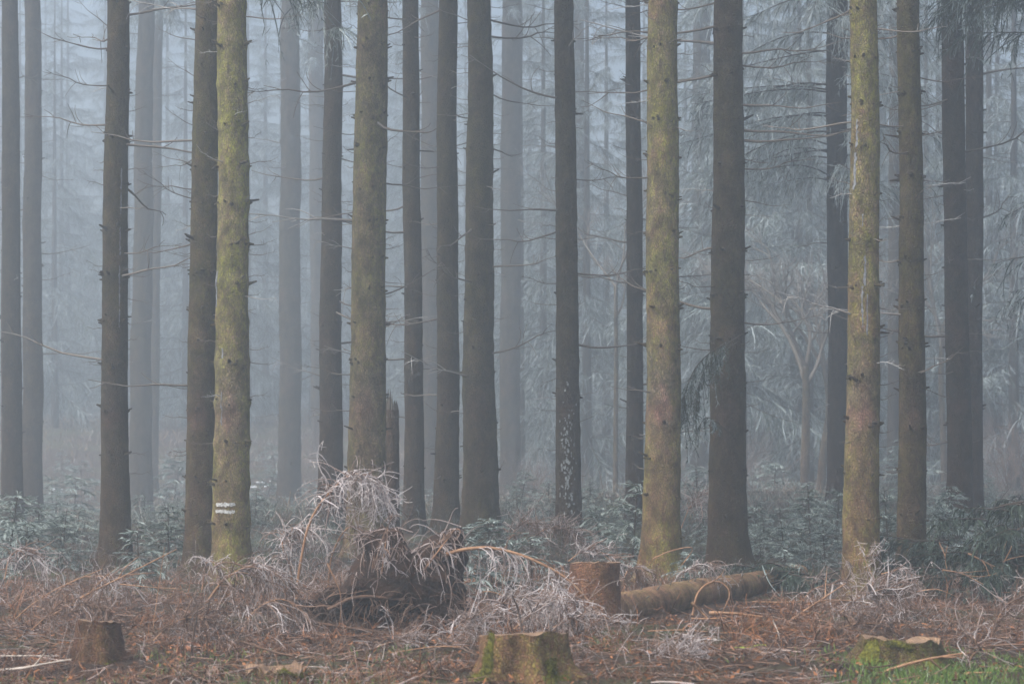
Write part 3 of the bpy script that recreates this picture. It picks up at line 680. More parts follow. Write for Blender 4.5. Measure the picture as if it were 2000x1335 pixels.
low = [(rng.uniform(-60, 2060), rng.uniform(36, 52)) for q in range(22)] + [(15, 34), (75, 35), (120, 34), (1190, 35), (1495, 35), (1560, 36), (1612, 33), (1850, 35), (1440, 36), (330, 33), (1940, 34)] + [(105, 72), (160, 86), (335, 80), (512, 82), (145, 66), (602, 78), (345, 92), (120, 97), (540, 96), (772, 88), (1480, 70), (1510, 60), (1770, 64)]; GL = gap_labels(low, 'low frosted sapling spruce')
for q, (x, d) in enumerate(low):
    z = T1(X_(x, d), d); hgt = rng.uniform(.35, .8) * (rng.uniform(.8, 1.9) if d < 36.01 else 1 if d < 56 else 2.2)
    young(x, HOR + (CAM_H - z - hgt) / d * F_PX, d, int(rng.integers(0, 5)), GL[q], 'low young spruces between the trunks', 1.5)

# ------------------------------------------------------------------ bare saplings and shrubs
def bare_tree(G, p, dr, L, r, depth, rng, spread=.55, up=.12, seg=5, kid=(2, 4), frost=.4):
    P = strands(p[None], dr[None], np.array([L]), seg, -up * .15, .09, rng)[0]
    G.tubes(P[None], np.linspace(r, r * .6, seg)[None], 6 if r > .02 else 3, tint(1, seg, frost + (.25 if depth == 0 else 0), rng.random(), 0))
    if depth == 0: return
    for q in range(rng.integers(*kid)):
        t = rng.uniform(.35, 1.0); i = min(seg - 1, int(t * seg)); dd = norm(norm(P[i] - P[i - 1]) + rng.normal(0, spread, 3) + [0, 0, up])
        bare_tree(G, P[i], dd, L * rng.uniform(.5, .8), r * .55, depth - 1, rng, spread, up, seg, kid, frost)
def sapling(x, d, yfork, rpx, seed, label, bend):
    bx = X_(x, d); bz = T1(bx, d); rng = np.random.default_rng(seed)
    par = thing('bare_sapling', label, 'tree', (bx, d, bz)); r = rpx * d / F_PX
    H = Z_(yfork, d) - bz; P = catmull([(0, 0, -.2), (bend * .4, 0, H * .35), (bend, 0, H * .7), (bend * .6, 0, H)], 14)
    G = Geo(); G.tubes(P[None], np.linspace(r * 1.15, r * .8, 14)[None], 12, tint(1, 14, .1, .5)); t = G.obj('trunk', BARK, par); t.color = (.3, .75, .3, 1)
    for q in range(4):
        G = Geo(); dr = norm(np.array([(-.7, -.15, .35, .75)[q], rng.normal(0, .3), 1.0])); dr[2] = max(dr[2], .5)
        bare_tree(G, P[-1 - (q % 2) * 2], dr, (1.9, 2.3, 1.7, 1.5)[q], r * .55, 4, rng, .4, .1, 6, (3, 5), .35); G.obj('limb', DEADWOOD, par)
sapling(1571, 64, 715, 8.5, 9, 'forked bare young tree left of the very dark trunk at right', .05)
sapling(1600, 66, 720, 8, 10, 'crooked bare young tree touching the left side of the very dark trunk', .28)
sapling(1845, 68, 640, 6, 11, 'pale thin bare tree between the olive trunk and the dark overlapping pair', -.1)
sapling(1202, 66, 560, 4.5, 13, 'very thin pale sapling left of the slim dark trunk', .02)
def shrub_mesh(seed, n, H, frost):
    rng = np.random.default_rng(seed); G = Geo()
    for q in range(n):
        bare_tree(G, np.append(rng.normal(0, .15, 2), 0), norm(np.append(rng.normal(0, .35, 2), 1)), H * rng.uniform(.35, .6), .007, 3, rng, .5, .12, 4, (3, 5), frost)
    return self_mesh('twigs', *G.arrays(), TWIG)
SHR = [shrub_mesh(70 + k, 7, (1.6, 1.1, 2.2)[k], .35) for k in range(3)]
rng = np.random.default_rng(14)
shr = [(1480, 62), (1500, 70), (1455, 74), (1530, 78), (1930, 52), (1965, 56), (1990, 50), (1950, 62), (2010, 58), (1420, 66), (1660, 66), (1780, 70), (1060, 62), (1040, 56), (1165, 70), (1010, 68), (2040, 48), (1905, 66), (120, 80), (170, 96), (345, 86), (505, 84), (525, 97), (612, 100), (95, 92), (338, 100), (598, 88), (150, 74), (690, 90), (770, 84), (838, 92)]
GL = gap_labels(shr, 'leafless frosted shrub')
for q, (x, d) in enumerate(shr):
    bx = X_(x, d); par = thing('bare_shrub', GL[q], 'shrub', (bx, d, T1(bx, d) - .03), 'leafless shrubs in the haze', rng.uniform(0, 6.28))
    o = link('twigs', SHR[q % 3], par); s = rng.uniform(.8, 1.3); o.scale = (s, s, s)

# ------------------------------------------------------------------ ground cover (stuff)
def scatter(n, d0, d1, wide, rng, cond=None):
    u = rng.random(n); d = np.sqrt(d0 ** 2 + (d1 ** 2 - d0 ** 2) * u); x = rng.uniform(-1, 1, n) * wide * d
    if cond is not None:
        k = cond(x, d); x, d = x[k], d[k]
    return np.stack([x, d, terrain(x, d)], -1)
rng = np.random.default_rng(31)
def pn(O, s, o=0.0): return vnoise(np.stack([O[:, 0] + o, O[:, 1], 0 * O[:, 0] + 1.7 + o], -1), s)
def clumpy(x, d): 
    m = vnoise(np.stack([x, d, 0 * x + 5.5], -1), .9) + .5 * vnoise(np.stack([x, d, 0 * x + 2.5], -1), 2.4)
    return m + rng.normal(0, .35, len(x))
pxx = lambda x, d: x / d * F_PX + 1000
green_zone = lambda x, d: smooth(1560, 1700, pxx(x, d)) * (1 - smooth(20.6, 21.8, d))
CLEAR = [(X_(1020, 19.1), 18.9, .55), (X_(1160, 23.9), 23.7, .45), (X_(193, 20.4), 20.3, .42), (X_(545, 19), 18.8, .4), (X_(1762, 20), 19.9, .5)]
LOG0, LOG1 = np.array([X_(1195, 24.6), 24.6]), np.array([X_(1560, 30.6), 30.6])
def pit(x, y):
    k = ((x - PIT[0]) / .6) ** 2 + ((y - PIT[1] + .15) / .75) ** 2 > 1
    for cx, cyy, r in CLEAR: k &= ((x - cx) ** 2 + (y - cyy) ** 2 > r * r) | (rng.random(len(x)) < .12)
    dl = LOG1 - LOG0; t = np.clip(((x - LOG0[0]) * dl[0] + (y - LOG0[1]) * dl[1]) / (dl @ dl), 0, 1)
    ex, ey = x - LOG0[0] - t * dl[0], y - LOG0[1] - t * dl[1]
    k &= (np.hypot(ex, ey) > .34) & ((np.abs(ex) > 1.0) | (ey > 0) | (ey < -2.2) | (rng.random(len(x)) < .1))
    return k
# dead bracken and curly stalks
O = scatter(62000, 17.3, 31, .3, rng, lambda x, d: (clumpy(x, d) > -.02) & (rng.random(len(x)) > .96 * green_zone(x, d)) & pit(x, d) & (rng.random(len(x)) > .5 * smooth(1230, 1330, pxx(x, d)) * (1 - smooth(22, 24, d))))
n = len(O); tone_ = pn(O, 1.3, 6); hgt = (.1 + .17 * np.clip(pn(O, .8) + .3, 0, 1.2)) * rng.uniform(.45, 1.5, n) * (.75 + .25 * smooth(18, 24, O[:, 1]))
D = np.stack([rng.normal(0, .55, n), rng.normal(0, .55, n), np.abs(rng.normal(.6, .4, n))], -1)
P = strands(O, D, hgt * 1.25, 6, rng.uniform(.02, .4, n), .13, rng)
fr = np.clip(rng.normal(.27, .22, n) + .3 * pn(O, .7, 9), 0, 1)
G = Geo(); sd = norm(rng.normal(0, 1, (n, 3)) * [1, .4, .25])
G.ribbons(P, np.linspace(1, .45, 6)[None] * rng.uniform(.0022, .0052, n)[:, None], sd, tint(n, 6, fr[:, None] + np.linspace(-.2, .3, 6)[None], np.clip(rng.random(n) * .8 + .5 * tone_, 0, 1)[:, None]))
m = 44000; idx = rng.integers(0, n, m); kk = rng.integers(2, 6, m)
P2 = strands(P[idx, kk], norm(rng.normal(0, 1, (m, 3)) + [0, 0, .1]), rng.uniform(.04, .14, m), 4, .12, .12, rng)
G.ribbons(P2, np.linspace(1, .5, 4)[None] * rng.uniform(.0018, .0038, m)[:, None], norm(rng.normal(0, 1, (m, 3))), tint(m, 4, fr[idx][:, None] + np.linspace(0, .3, 4)[None], rng.random(m)[:, None]))
o = G.obj('dead_bracken', BRACKEN); o['kind'] = 'stuff'; tag(o, 'tangle of brown dead bracken and stalks covering the clearing', 'bracken')
# flat twig litter
O = scatter(8000, 17.2, 28, .3, rng, lambda x, d: pit(x, d) & (rng.random(len(x)) > .7 * green_zone(x, d))); n = len(O); O[:, 2] += rng.uniform(.005, .05, n)
a = rng.uniform(0, 6.28, n); P = strands(O, np.stack([np.cos(a), np.sin(a), rng.normal(0, .12, n)], -1), rng.uniform(.08, .5, n), 5, 0.0, .06, rng)
G = Geo(); G.tubes(P, np.linspace(1, .6, 5)[None] * np.clip(rng.lognormal(-5.6, .55, n), .0015, .014)[:, None], 3, tint(n, 5, np.clip(rng.normal(.05, .25, n), 0, .8)[:, None], rng.random(n)[:, None]))
o = G.obj('twig_litter', TWIG); o['kind'] = 'stuff'; tag(o, 'brown twigs and needles littering the ground', 'twigs')
# taller frosted dead stalks in patches
O = scatter(3400, 19.5, 31, .3, rng, lambda x, d: (clumpy(x, d) > .25) & pit(x, d) & (rng.random(len(x)) > green_zone(x, d)) & ((pxx(x, d) < 1230) | (pxx(x, d) > 1560))); n = len(O)
P = strands(O, np.stack([rng.normal(0, .3, n), rng.normal(0, .3, n), np.ones(n)], -1), rng.uniform(.2, .6, n), 8, rng.uniform(0, .13, n), .07, rng); fr = np.clip(rng.normal(.12, .25, n), 0, 1); G = Geo()
G.tubes(P, np.linspace(1, .4, 8)[None] * rng.uniform(.002, .0045, n)[:, None], 3, tint(n, 8, fr[:, None] + np.linspace(-.25, .3, 8)[None], rng.random(n)[:, None]))
m = n * 5; idx = np.repeat(np.arange(n), 5); kk = rng.integers(3, 8, m)
P2 = strands(P[idx, kk], rng.normal(0, .8, (m, 3)) + [0, 0, .3], rng.uniform(.04, .2, m), 5, .12, .1, rng)
G.tubes(P2, np.linspace(1, .5, 5)[None] * rng.uniform(.0013, .003, m)[:, None], 3, tint(m, 5, fr[idx][:, None] + np.linspace(0, .3, 5)[None], rng.random(m)[:, None]))
o = G.obj('dead_stalks', TWIG); o['kind'] = 'stuff'; tag(o, 'frosted dead stalks standing above the brown bracken', 'stalks')
# chips and leaves
O = scatter(9000, 17.2, 25, .3, rng); n = len(O); O[:, 2] += rng.uniform(.01, .05, n); a = rng.uniform(0, 6.28, n)
P = strands(O, np.stack([np.cos(a), np.sin(a), rng.normal(0, .3, n)], -1), rng.uniform(.02, .07, n), 3, .1, .2, rng)
G = Geo(); G.ribbons(P, np.array([.5, 1, .3])[None] * rng.uniform(.006, .018, n)[:, None], norm(rng.normal(0, 1, (n, 3)) * [1, 1, .5]), tint(n, 3, np.clip(rng.normal(.1, .2, n), 0, 1)[:, None], rng.random(n)[:, None]))
o = G.obj('leaf_litter', BRACKEN); o['kind'] = 'stuff'; tag(o, 'fallen brown leaves and wood chips on the ground', 'leaves')
# green grass and moss at the lower right
O = scatter(60000, 17.2, 22.5, .3, rng, lambda x, d: rng.random(len(x)) < np.maximum(green_zone(x, d) * smooth(-.35, .1, vnoise(np.stack([x, d, 0 * x + 7.7], -1), 1.6)), .2 * (vnoise(np.stack([x, d, 0 * x + 8.8], -1), 1.1) > .42)))
n = len(O); P = strands(O, np.stack([rng.normal(0, .5, n), rng.normal(0, .5, n), np.ones(n)], -1), rng.uniform(.03, .1, n), 4, .12, .1, rng)
G = Geo(); G.ribbons(P, np.array([1, .9, .7, .2])[None] * rng.uniform(.002, .0045, n)[:, None], norm(rng.normal(0, 1, (n, 3)) * [1, .5, .1]), tint(n, 4, rng.normal(.35, .2, n)[:, None] + 0 * np.ones((1, 4)), rng.random(n)[:, None]))
o = G.obj('grass', GRASS); o['kind'] = 'stuff'; tag(o, 'short green grass and moss in the lower right foreground', 'grass')
# blue green undergrowth among the trunks
O = scatter(21000, 28, 56, .3, rng, lambda x, d: clumpy(x, d) > .0 + 1.0 * smooth(46, 56, d)); n = len(O)
hgt = (.2 + .3 * np.clip(pn(O, .5, 4) + .4, 0, 1.2)) * rng.uniform(.5, 1.3, n) * smooth(27, 33, O[:, 1])
D = np.stack([rng.normal(0, .45, n), rng.normal(0, .45, n), np.ones(n)], -1)
P = strands(O, D, hgt, 5, .06, .08, rng); fr = np.clip(rng.normal(.42, .22, n), 0, 1); G = Geo()
G.ribbons(P, np.linspace(1, .5, 5)[None] * rng.uniform(.003, .006, n)[:, None], norm(rng.normal(0, 1, (n, 3)) * [1, .4, .2]), tint(n, 5, fr[:, None] + np.linspace(-.25, .25, 5)[None], rng.random(n)[:, None]))
m = n * 8; idx = np.repeat(np.arange(n), 8); kk = rng.integers(1, 5, m)
P2 = strands(P[idx, kk], rng.normal(0, 1, (m, 3)) + [0, 0, .35], rng.uniform(.04, .17, m), 3, .1, .15, rng)
G.ribbons(P2, np.array([1, .8, .3])[None] * rng.uniform(.0018, .0042, m)[:, None], norm(rng.normal(0, 1, (m, 3))), tint(m, 3, fr[idx][:, None] + np.array([-.05, .05, .25])[None] + rng.normal(0, .12, (m, 1)), rng.random(m)[:, None]))
o = G.obj('undergrowth', UNDER); o['kind'] = 'stuff'; tag(o, 'low frosted blue green undergrowth between the trunks', 'undergrowth')
# dry grass further back
O = scatter(42000, 44, 125, .3, rng, lambda x, d: clumpy(x, d) > -.5); n = len(O)
P = strands(O, np.stack([rng.normal(0, .45, n), rng.normal(0, .45, n), np.ones(n)], -1), rng.uniform(.12, .6, n), 5, .22, .16, rng)
G = Geo(); G.ribbons(P, np.linspace(1, .4, 5)[None] * (rng.uniform(.005, .011, n) * O[:, 1] / 55)[:, None], norm(rng.normal(0, 1, (n, 3)) * [1, .4, .2]), tint(n, 5, np.clip(rng.normal(.27, .25, n) + .3 * pn(O, .4, 3), 0, 1)[:, None] + np.linspace(-.1, .25, 5)[None], rng.random(n)[:, None]))
o = G.obj('dry_grass', DRY); o['kind'] = 'stuff'; tag(o, 'pale dry grass on the slope behind the trunks', 'grass')

# ------------------------------------------------------------------ stumps
def stump(x, ytop, d, wpx, label, seed, moss=(.5, .9, .6), flare=.5, tilt=(0, 0), jag=.01, lobes=5, moss_spots=(), hollow=0.0, crease=0.0):
    rng = np.random.default_rng(seed); bx = X_(x, d); bz = T1(bx, d) - .03; H = Z_(ytop, d) - bz; R = wpx / 2 * d / F_PX
    par = thing('tree_stump', label, 'stump', (bx, d, bz)); ph = rng.uniform(0, 6.28, 4); k = 56; nz = 26
    th = np.arange(k) / k * 2 * np.pi; hz = np.linspace(0, 1, nz)
    Hg, Tg = np.meshgrid(hz, th, indexing='ij')
    def surf(h, t, off=0.0):
        topz = H * (1 + tilt[0] * np.cos(t) + tilt[1] * np.sin(t)) + jag * vnoise(np.stack([np.cos(t) * 2.5, np.sin(t) * 2.5, 0 * t + seed], -1), 1.6)
        z = -.15 + (topz + .15) * h; hh = np.maximum(z, 0)
        r = R * (1 + flare * np.exp(-hh / .12) * (.55 + .45 * np.cos(lobes * t + ph[0]) + .25 * np.cos(2 * t + ph[1])) + .035 * np.cos(lobes * t + ph[0]) + .03 * np.cos(3 * t + ph[2]))
        r = r * (1 - crease * np.exp(-((t - 1.5 * math.pi + .02 + .15 * z) / .13) ** 2) - crease * .5 * np.exp(-((t - 1.5 * math.pi - .55) / .1) ** 2))
        p = np.stack([np.cos(t) * 2, np.sin(t) * 2, z * 6 + seed], -1)
        r = r * (1 + .04 * vnoise(p, 1.0) + .03 * vnoise(p, 3.1)) + off
        return np.stack([r * np.cos(t), r * np.sin(t), z], -1)
    V = surf(Hg, Tg); i = np.arange(nz - 1)[:, None] * k; j = np.arange(k)[None]
    G = Geo(); G.add(V, np.stack([i + j, i + (j + 1) % k, i + k + (j + 1) % k, i + k + j], -1), tint(nz, k, 0, .5))
    b = G.obj('bark', BARK_LOG, par); b.color = (*moss, 1)
    ring = V[-1]; c = ring.mean(0); rr = np.linspace(1, .02, 9)[:, None, None]; Vc = c + (ring[None] - c) * rr
    Vc[1:, :, 2] += jag * vnoise(Vc[1:] * 9 + seed, 1.0) - hollow * (1 - rr[1:, :, 0]) * H
    i = np.arange(8)[:, None] * k; G = Geo(); G.add(Vc, np.stack([i + j, i + (j + 1) % k, i + k + (j + 1) % k, i + k + j], -1), tint(9, k, 0, .5)); G.obj('cut_face', CUT, par)
    for (t0, t1, h0, h1) in moss_spots:
        U, W = np.meshgrid(np.linspace(0, 1, 16), np.linspace(0, 1, 14), indexing='ij')
        wob = .06 * vnoise(np.stack([U * 4, W * 4, 0 * U + seed], -1), 1.0)
        tt = t0 + (t1 - t0) * (U + wob); hh = h0 + (h1 - h0) * (W + wob); e = np.minimum(np.minimum(U, 1 - U), np.minimum(W, 1 - W)) * 4
        pts = surf(hh, tt); off = .022 * np.clip(e, 0, 1) + .012 * vnoise(pts, 25.0) - .006
        V = surf(hh, tt, off); ii = np.arange(15)[:, None] * 14; jj = np.arange(13)[None]
        G = Geo(); G.add(V, np.stack([ii + jj, ii + 14 + jj, ii + 15 + jj, ii + jj + 1], -1), tint(16, 14, 0, .5))
        # moss fuzz
        q = rng.integers(0, 16 * 14, 500); O = V.reshape(-1, 3)[q] + rng.normal(0, .008, (500, 3)); Df = norm(np.stack([O[:, 0], O[:, 1], 0 * O[:, 0] + .2], -1)) + rng.normal(0, .4, (500, 3))
        P = strands(O, Df, rng.uniform(.01, .03, 500), 3, .1, .2, rng); G.ribbons(P, np.array([1, .8, .2])[None] * rng.uniform(.002, .004, 500)[:, None], norm(rng.normal(0, 1, (500, 3))), tint(500, 3, 0, .5))
        G.obj('moss', MOSS, par)
    return par
HP = math.pi / 2
stump(1020, 1238, 18.9, 168, 'broad mossy stump at the bottom centre of the foreground', 3, (.55, 1.2, .75), .55, (.02, -.09), .02, 5,
      [(-HP - .95, -HP - .68, .25, 1.0), (-HP - 1.45, -HP - .8, .05, .42), (-HP + .35, -HP + 1.2, .08, .42), (-HP + .55, -HP + .9, .4, .62)], crease=.16)
stump(1160, 1098, 24.2, 96, 'square cut tall brown stump at the near end of the fallen log', 4, (.15, 1.4, 1.0), .18, (0, -.03), .015, 4)
stump(193, 1214, 20.7, 84, 'low brown stump in the bracken at lower left', 5, (.25, .8, 1.0),   .45, (-.03, -.08), .014, 4, [(-HP + .3, -HP + 1.0, .1, .35)])
stump(545, 1306, 19.2, 108, 'low rotten stump at the bottom edge left of centre, yellow wood and moss rim', 6, (.5, .75, 1.0), .4, (.05, 0), .06, 3, [(-HP + .0, -HP + .9, .88, 1.0)], .25)
stump(1762, 1246, 20.3, 142, 'mossy weathered stump in the grass at lower right', 7, (.9, .7, .5), .95, (-.08, -.08), .04, 3,
      [(-HP - 1.35, -HP - .75, .15, 1.0), (-HP - .6, -HP + .1, .86, 1.0), (-HP + .2, -HP + 1.0, .1, .7), (-HP - .3, -HP + .25, .15, .5)], .2)

# ------------------------------------------------------------------ fallen log
a = px(1196, 1196, 24.6); b = px(1560, 1122, 30.6)
lg = thing('fallen_log', 'barked fallen log lying from the square cut stump towards the right', 'log', (a[0], a[1], T1(a[0], a[1])))
P = catmull([a, a + (b - a) * .35 + [0, 0, .02], a + (b - a) * .7 + [.03, 0, .0], b], 70); k = 30
Tn = norm(np.gradient(P, axis=0)); A = norm(np.cross(Tn, [0, 0, 1.])); B = np.cross(A, Tn); th = np.arange(k) / k * 6.28318
rad = np.linspace(.185, .135, 70)[:, None] * (1 + .03 * vnoise(np.stack(np.broadcast_arrays(np.cos(th)[None] * 2, np.sin(th)[None] * 2, np.linspace(0, 30, 70)[:, None]), -1)) + .03 * (np.abs(((np.linspace(0, 9, 70)[:, None]) % 1) - .5) < .12))
V = P[:, None] + rad[..., None] * (A[:, None] * np.cos(th)[None, :, None] + B[:, None] * np.sin(th)[None, :, None]) - np.array(lg.location)
i = np.arange(69)[:, None] * k; j = np.arange(k)[None]
G = Geo(); G.add(V, np.stack([i + j, i + (j + 1) % k, i + k + (j + 1) % k, i + k + j], -1), tint(70, k, 0, .5))
o = G.obj('bark', BARK_LOG, lg); o.color = (.35, 1.7, .45, 1)
for e, q in ((0, 'cut_face'), (-1, 'cut_face')):
    c = V[e].mean(0); Vc = c + (V[e][None] - c) * np.linspace(1, .02, 5)[:, None, None]; i = np.arange(4)[:, None] * k
    G = Geo(); G.add(Vc, np.stack([i + j, i + (j + 1) % k, i + k + (j + 1) % k, i + k + j], -1), tint(5, k, 0, 0)); G.obj(q, CUT, lg)
rng = np.random.default_rng(4)
G = Geo(); n = 46; ii = rng.integers(3, 67, n); th_ = rng.uniform(.2, 2.9, n); jj = (th_ / 6.28318 * k).astype(int)
O = V[ii, jj]; Dn = norm(O - (P[ii] - np.array(lg.location))); LL = rng.uniform(.02, .09, n)
G.tubes(O[:, None] + Dn[:, None] * (np.array([-.1, .5, 1])[None, :, None] * LL[:, None, None]), np.array([1, .8, .3])[None] * rng.uniform(.006, .012, n)[:, None], 5, tint(n, 3, .1, .3))
G.obj('branch_stubs', DEADWOOD, lg)['kind'] = 'stuff'

# ------------------------------------------------------------------ uprooted root plate
d = 23.6; rx, ry = X_(775, d), d; rz = T1(X_(840, d), d) - .05
rp = thing('root_plate', 'uprooted root plate with dark soil and hanging roots behind the broad stump', 'root plate', (rx, ry, rz))
def lump(name, prof, depth, seed, yo):
    """outline in photo pixels swept into a lumpy soil body"""
    c = np.array([px(x, y, d + yo) for x, y in prof]) - np.array([rx, ry, rz]); c = catmull(np.vstack([c, c[:1]]), 64)[:-1]
    m = c.mean(0); nl = 15; G = Geo(); k = len(c)
    V = np.empty((nl, k, 3))
    for q in range(nl):
        a_ = q / (nl - 1) * math.pi; s_ = math.sin(a_) ** .45 if 0 < q < nl - 1 else .02
        V[q] = m + (c - m) * s_; V[q, :, 1] += -math.cos(a_) * depth
    V += .075 * np.stack([vnoise(V + seed, 5.0), vnoise(V + seed + 9, 5.0), vnoise(V + seed + 17, 5.0)], -1) + .035 * np.stack([vnoise(V + seed, 15.0), vnoise(V + seed + 4, 15.0), vnoise(V + seed + 7, 15.0)], -1)
    i = np.arange(nl - 1)[:, None] * k; j = np.arange(k)[None]
    G.add(V, np.stack([i + j, i + (j + 1) % k, i + k + (j + 1) % k, i + k + j], -1), tint(nl, k, 0, .5))
    G.obj(name, SOIL, rp); return V
V1 = lump('soil_body', [(650, 1165), (685, 1105), (700, 1062), (732, 1026), (766, 1028), (790, 1064), (814, 1082), (838, 1054), (868, 1032), (908, 1036), (910, 1090), (900, 1145), (905, 1185), (960, 1215), (900, 1222), (840, 1212), (780, 1190), (715, 1182)], .26, 3.0, 0)
V2 = lump('soil_body', [(585, 1165), (660, 1150), (740, 1150), (800, 1180), (790, 1215), (700, 1200), (620, 1208)], .2, 8.0, .25)
rng = np.random.default_rng(66); org = np.array([rx, ry, rz])
for q, (pts, r) in enumerate([([(730, 1110), (745, 1060), (757, 1028)], .016), ([(820, 1110), (850, 1070), (886, 1034)], .024), ([(700, 1150), (780, 1125), (860, 1100)], .02), ([(640, 1190), (700, 1165), (790, 1170)], .022),
                              ([(790, 1130), (800, 1180), (770, 1230)], .012), ([(840, 1120), (870, 1180), (930, 1215), (1000, 1232)], .02), ([(610, 1215), (680, 1225), (760, 1235)], .018), ([(700, 1130), (690, 1190), (700, 1245)], .012)]):
    P = catmull([px(x, y, d - .28 + .04 * (q % 3)) - org for x, y in pts], 14); G = Geo()
    G.tubes(P[None], (np.linspace(r, r * .55, 14) * (1 + .12 * rng.normal(0, 1, 14)))[None], 7, tint(1, 14, .3, .5)); G.obj('root', ROOT, rp)
G = Geo(); VV = np.concatenate([V1[2:8].reshape(-1, 3), V2[2:8].reshape(-1, 3)]); n = 620; q = rng.integers(0, len(VV), n)
P = strands(VV[q], np.stack([rng.normal(0, .7, n), -np.abs(rng.normal(.6, .4, n)), rng.normal(.1, .6, n)], -1), rng.uniform(.08, .42, n), 8, .22, .16, rng)
up = VV[q][:, 2] > .62
G.tubes(P, np.linspace(1, .45, 8)[None] * rng.uniform(.0025, .0062, n)[:, None], 4, tint(n, 8, np.clip(np.where(up, .5, .0) + rng.normal(0, .15, n), 0, 1)[:, None], rng.random(n)[:, None]))
G.obj('fine_roots', TWIG, rp)['kind'] = 'stuff'

# ------------------------------------------------------------------ frosted dead boughs and sticks
def dead_bough(pts, d, r, nt, label, seed, tl=(.15, .42), frost=.75, droop=.16, cat='branch', rng_t=(.12, 1), mat=STICK, dd=None, sub=3, tw=.0041, spread=1.0, name='dead_bough', curl=.13):
    nt = int(nt * {1: .72, 2: .6, 3: .2, 5: .35, 8: .25, 9: .3}.get(seed, .6)); rng = np.random.default_rng(seed); ds = dd or [d] * len(pts)
    W = np.array([px(x, y, q) for (x, y), q in zip(pts, ds)]); base = W[0].copy()
    par = thing(name, label, cat, base); P = catmull(W - base, 26); P[:, 1] += .03 * np.sin(np.linspace(0, 5, 26) + seed); G = Geo()
    G.tubes(P[None], (np.linspace(r, r * .4, 26) * (1 + .06 * rng.normal(0, 1, 26)))[None], 7, tint(1, 26, .2, .5)); stem = G.obj('stem', mat, par)
    if nt == 0: return par
    t = np.linspace(0, 1, 26); ti = rng.uniform(*rng_t, nt); O = np.stack([np.interp(ti, t, P[:, k]) for k in range(3)], -1); tg = np.stack([np.interp(ti, t, np.gradient(P[:, k])) for k in range(3)], -1)
    D = norm(tg) * .7 + rng.normal(0, .75, (nt, 3)) * spread; L = rng.uniform(tl[0], tl[1] * 1.35, nt)
    Q = strands(O, D, L, 9, droop, curl, rng); fr = np.clip(rng.normal(frost - .2, .3, nt), 0, 1.1); G = Geo()
    G.tubes(Q, np.linspace(1.7, .45, 9)[None] * rng.lognormal(-.2, .35, nt)[:, None] * tw, 4, tint(nt, 9, fr[:, None] + np.linspace(-.3, .15, 9)[None], rng.random(nt)[:, None]))
    m = nt * (sub + 2); i = rng.integers(0, nt, m); k = rng.integers(2, 9, m)
    Q2 = strands(Q[i, k], rng.normal(0, 1, (m, 3)) + [0, 0, -.25], rng.uniform(.05, .2, m) * (tl[1] / .42), 5, droop * 1.2, curl * 1.3, rng)
    G.tubes(Q2, np.linspace(1, .7, 5)[None] * rng.uniform(.55, .95, m)[:, None] * tw, 3, tint(m, 5, fr[i][:, None] + np.linspace(-.1, .2, 5)[None], rng.random(m)[:, None]))
    G.obj('twigs', TWIG, stem)['kind'] = 'stuff'; return par
dead_bough([(578, 1180), (585, 1110), (605, 1020), (645, 960), (690, 925), (722, 935), (750, 962)], 24.6, .016, 170, 'tall white frosted dead bough arching up before the thick mossy trunk', 1, (.13, .42), 1.0, .2, rng_t=(.42, .97), tw=.0046, sub=4)
dead_bough([(570, 1170), (568, 1110), (552, 1060), (575, 1030), (610, 1035)], 24.9, .012, 150, 'frosted dead bough left of and below the tall arching one', 2, (.12, .36), .8, .22, rng_t=(.25, 1))
dead_bough([(640, 1150), (650, 1080), (680, 1030), (720, 1040)], 24.9, .011, 130, 'frosted twiggy bough between the tall arching bough and the root plate', 3, (.15, .42), .68, .2, rng_t=(.2, 1))
dead_bough([(405, 1175), (440, 1130), (490, 1106), (535, 1120), (575, 1165)], 23.6, .014, 190, 'low arching frosted bough at the foot of the paint marked tree', 4, (.18, .5), .66, .26, rng_t=(.1, 1))
dead_bough([(470, 1235), (500, 1190), (550, 1170), (600, 1200)], 22.8, .01, 150, 'greyish dead bough drooping left of the dark hollow', 5, (.18, .45), .5, .24, rng_t=(.1, 1))
dead_bough([(395, 1150), (400, 1110), (412, 1095), (430, 1110)], 25, .008, 60, 'small frosted bough at the foot of the leaning brown trunk', 6, (.08, .22), .8, .2)
dead_bough([(872, 1082), (905, 1073), (960, 1070), (1030, 1088), (1105, 1128), (1165, 1192), (1200, 1245), (1206, 1275)], 23.2, .019, 70, 'long bent orange branch arching from the root plate past the stump', 7, (.12, .4), .8, .24, rng_t=(.22, .55), spread=.8)
dead_bough([(745, 1120), (752, 1070), (758, 1030)], 23.1, .009, 75, 'frosted root tuft crowning the left peak of the root plate', 8, (.12, .34), .6, .3)
dead_bough([(830, 1110), (860, 1070), (884, 1040)], 23.1, .01, 45, 'frosted root tuft hanging from the right peak of the root plate', 9, (.1, .3), .62, .34)
dead_bough([(1000, 1230), (1050, 1190), (1100, 1165), (1150, 1190)], 22.6, .009, 170, 'white frosted twig heap left of the square cut stump', 10, (.14, .4), .85, .1)
dead_bough([(1080, 1225), (1120, 1205), (1170, 1200), (1200, 1215)], 22.4, .008, 110, 'frosted twigs in front of the square cut stump', 11, (.1, .3), .6, .1)
dead_bough([(960, 1200), (985, 1175), (1020, 1165), (1050, 1180)], 23.0, .008, 90, 'frosted twigs behind the broad mossy stump', 12, (.12, .34), .8, .12)
dead_bough([(1240, 1330), (1280, 1290), (1330, 1270), (1380, 1290)], 20.2, .008, 190, 'frosted grey twig tangle right of the broad mossy stump', 13, (.12, .34), .66, .06, tw=.0036)
dead_bough([(1280, 1260), (1320, 1245), (1350, 1250)], 21.5, .007, 90, 'frosted twig tangle below the fallen log', 14, (.1, .26), .6, .08, tw=.0036)
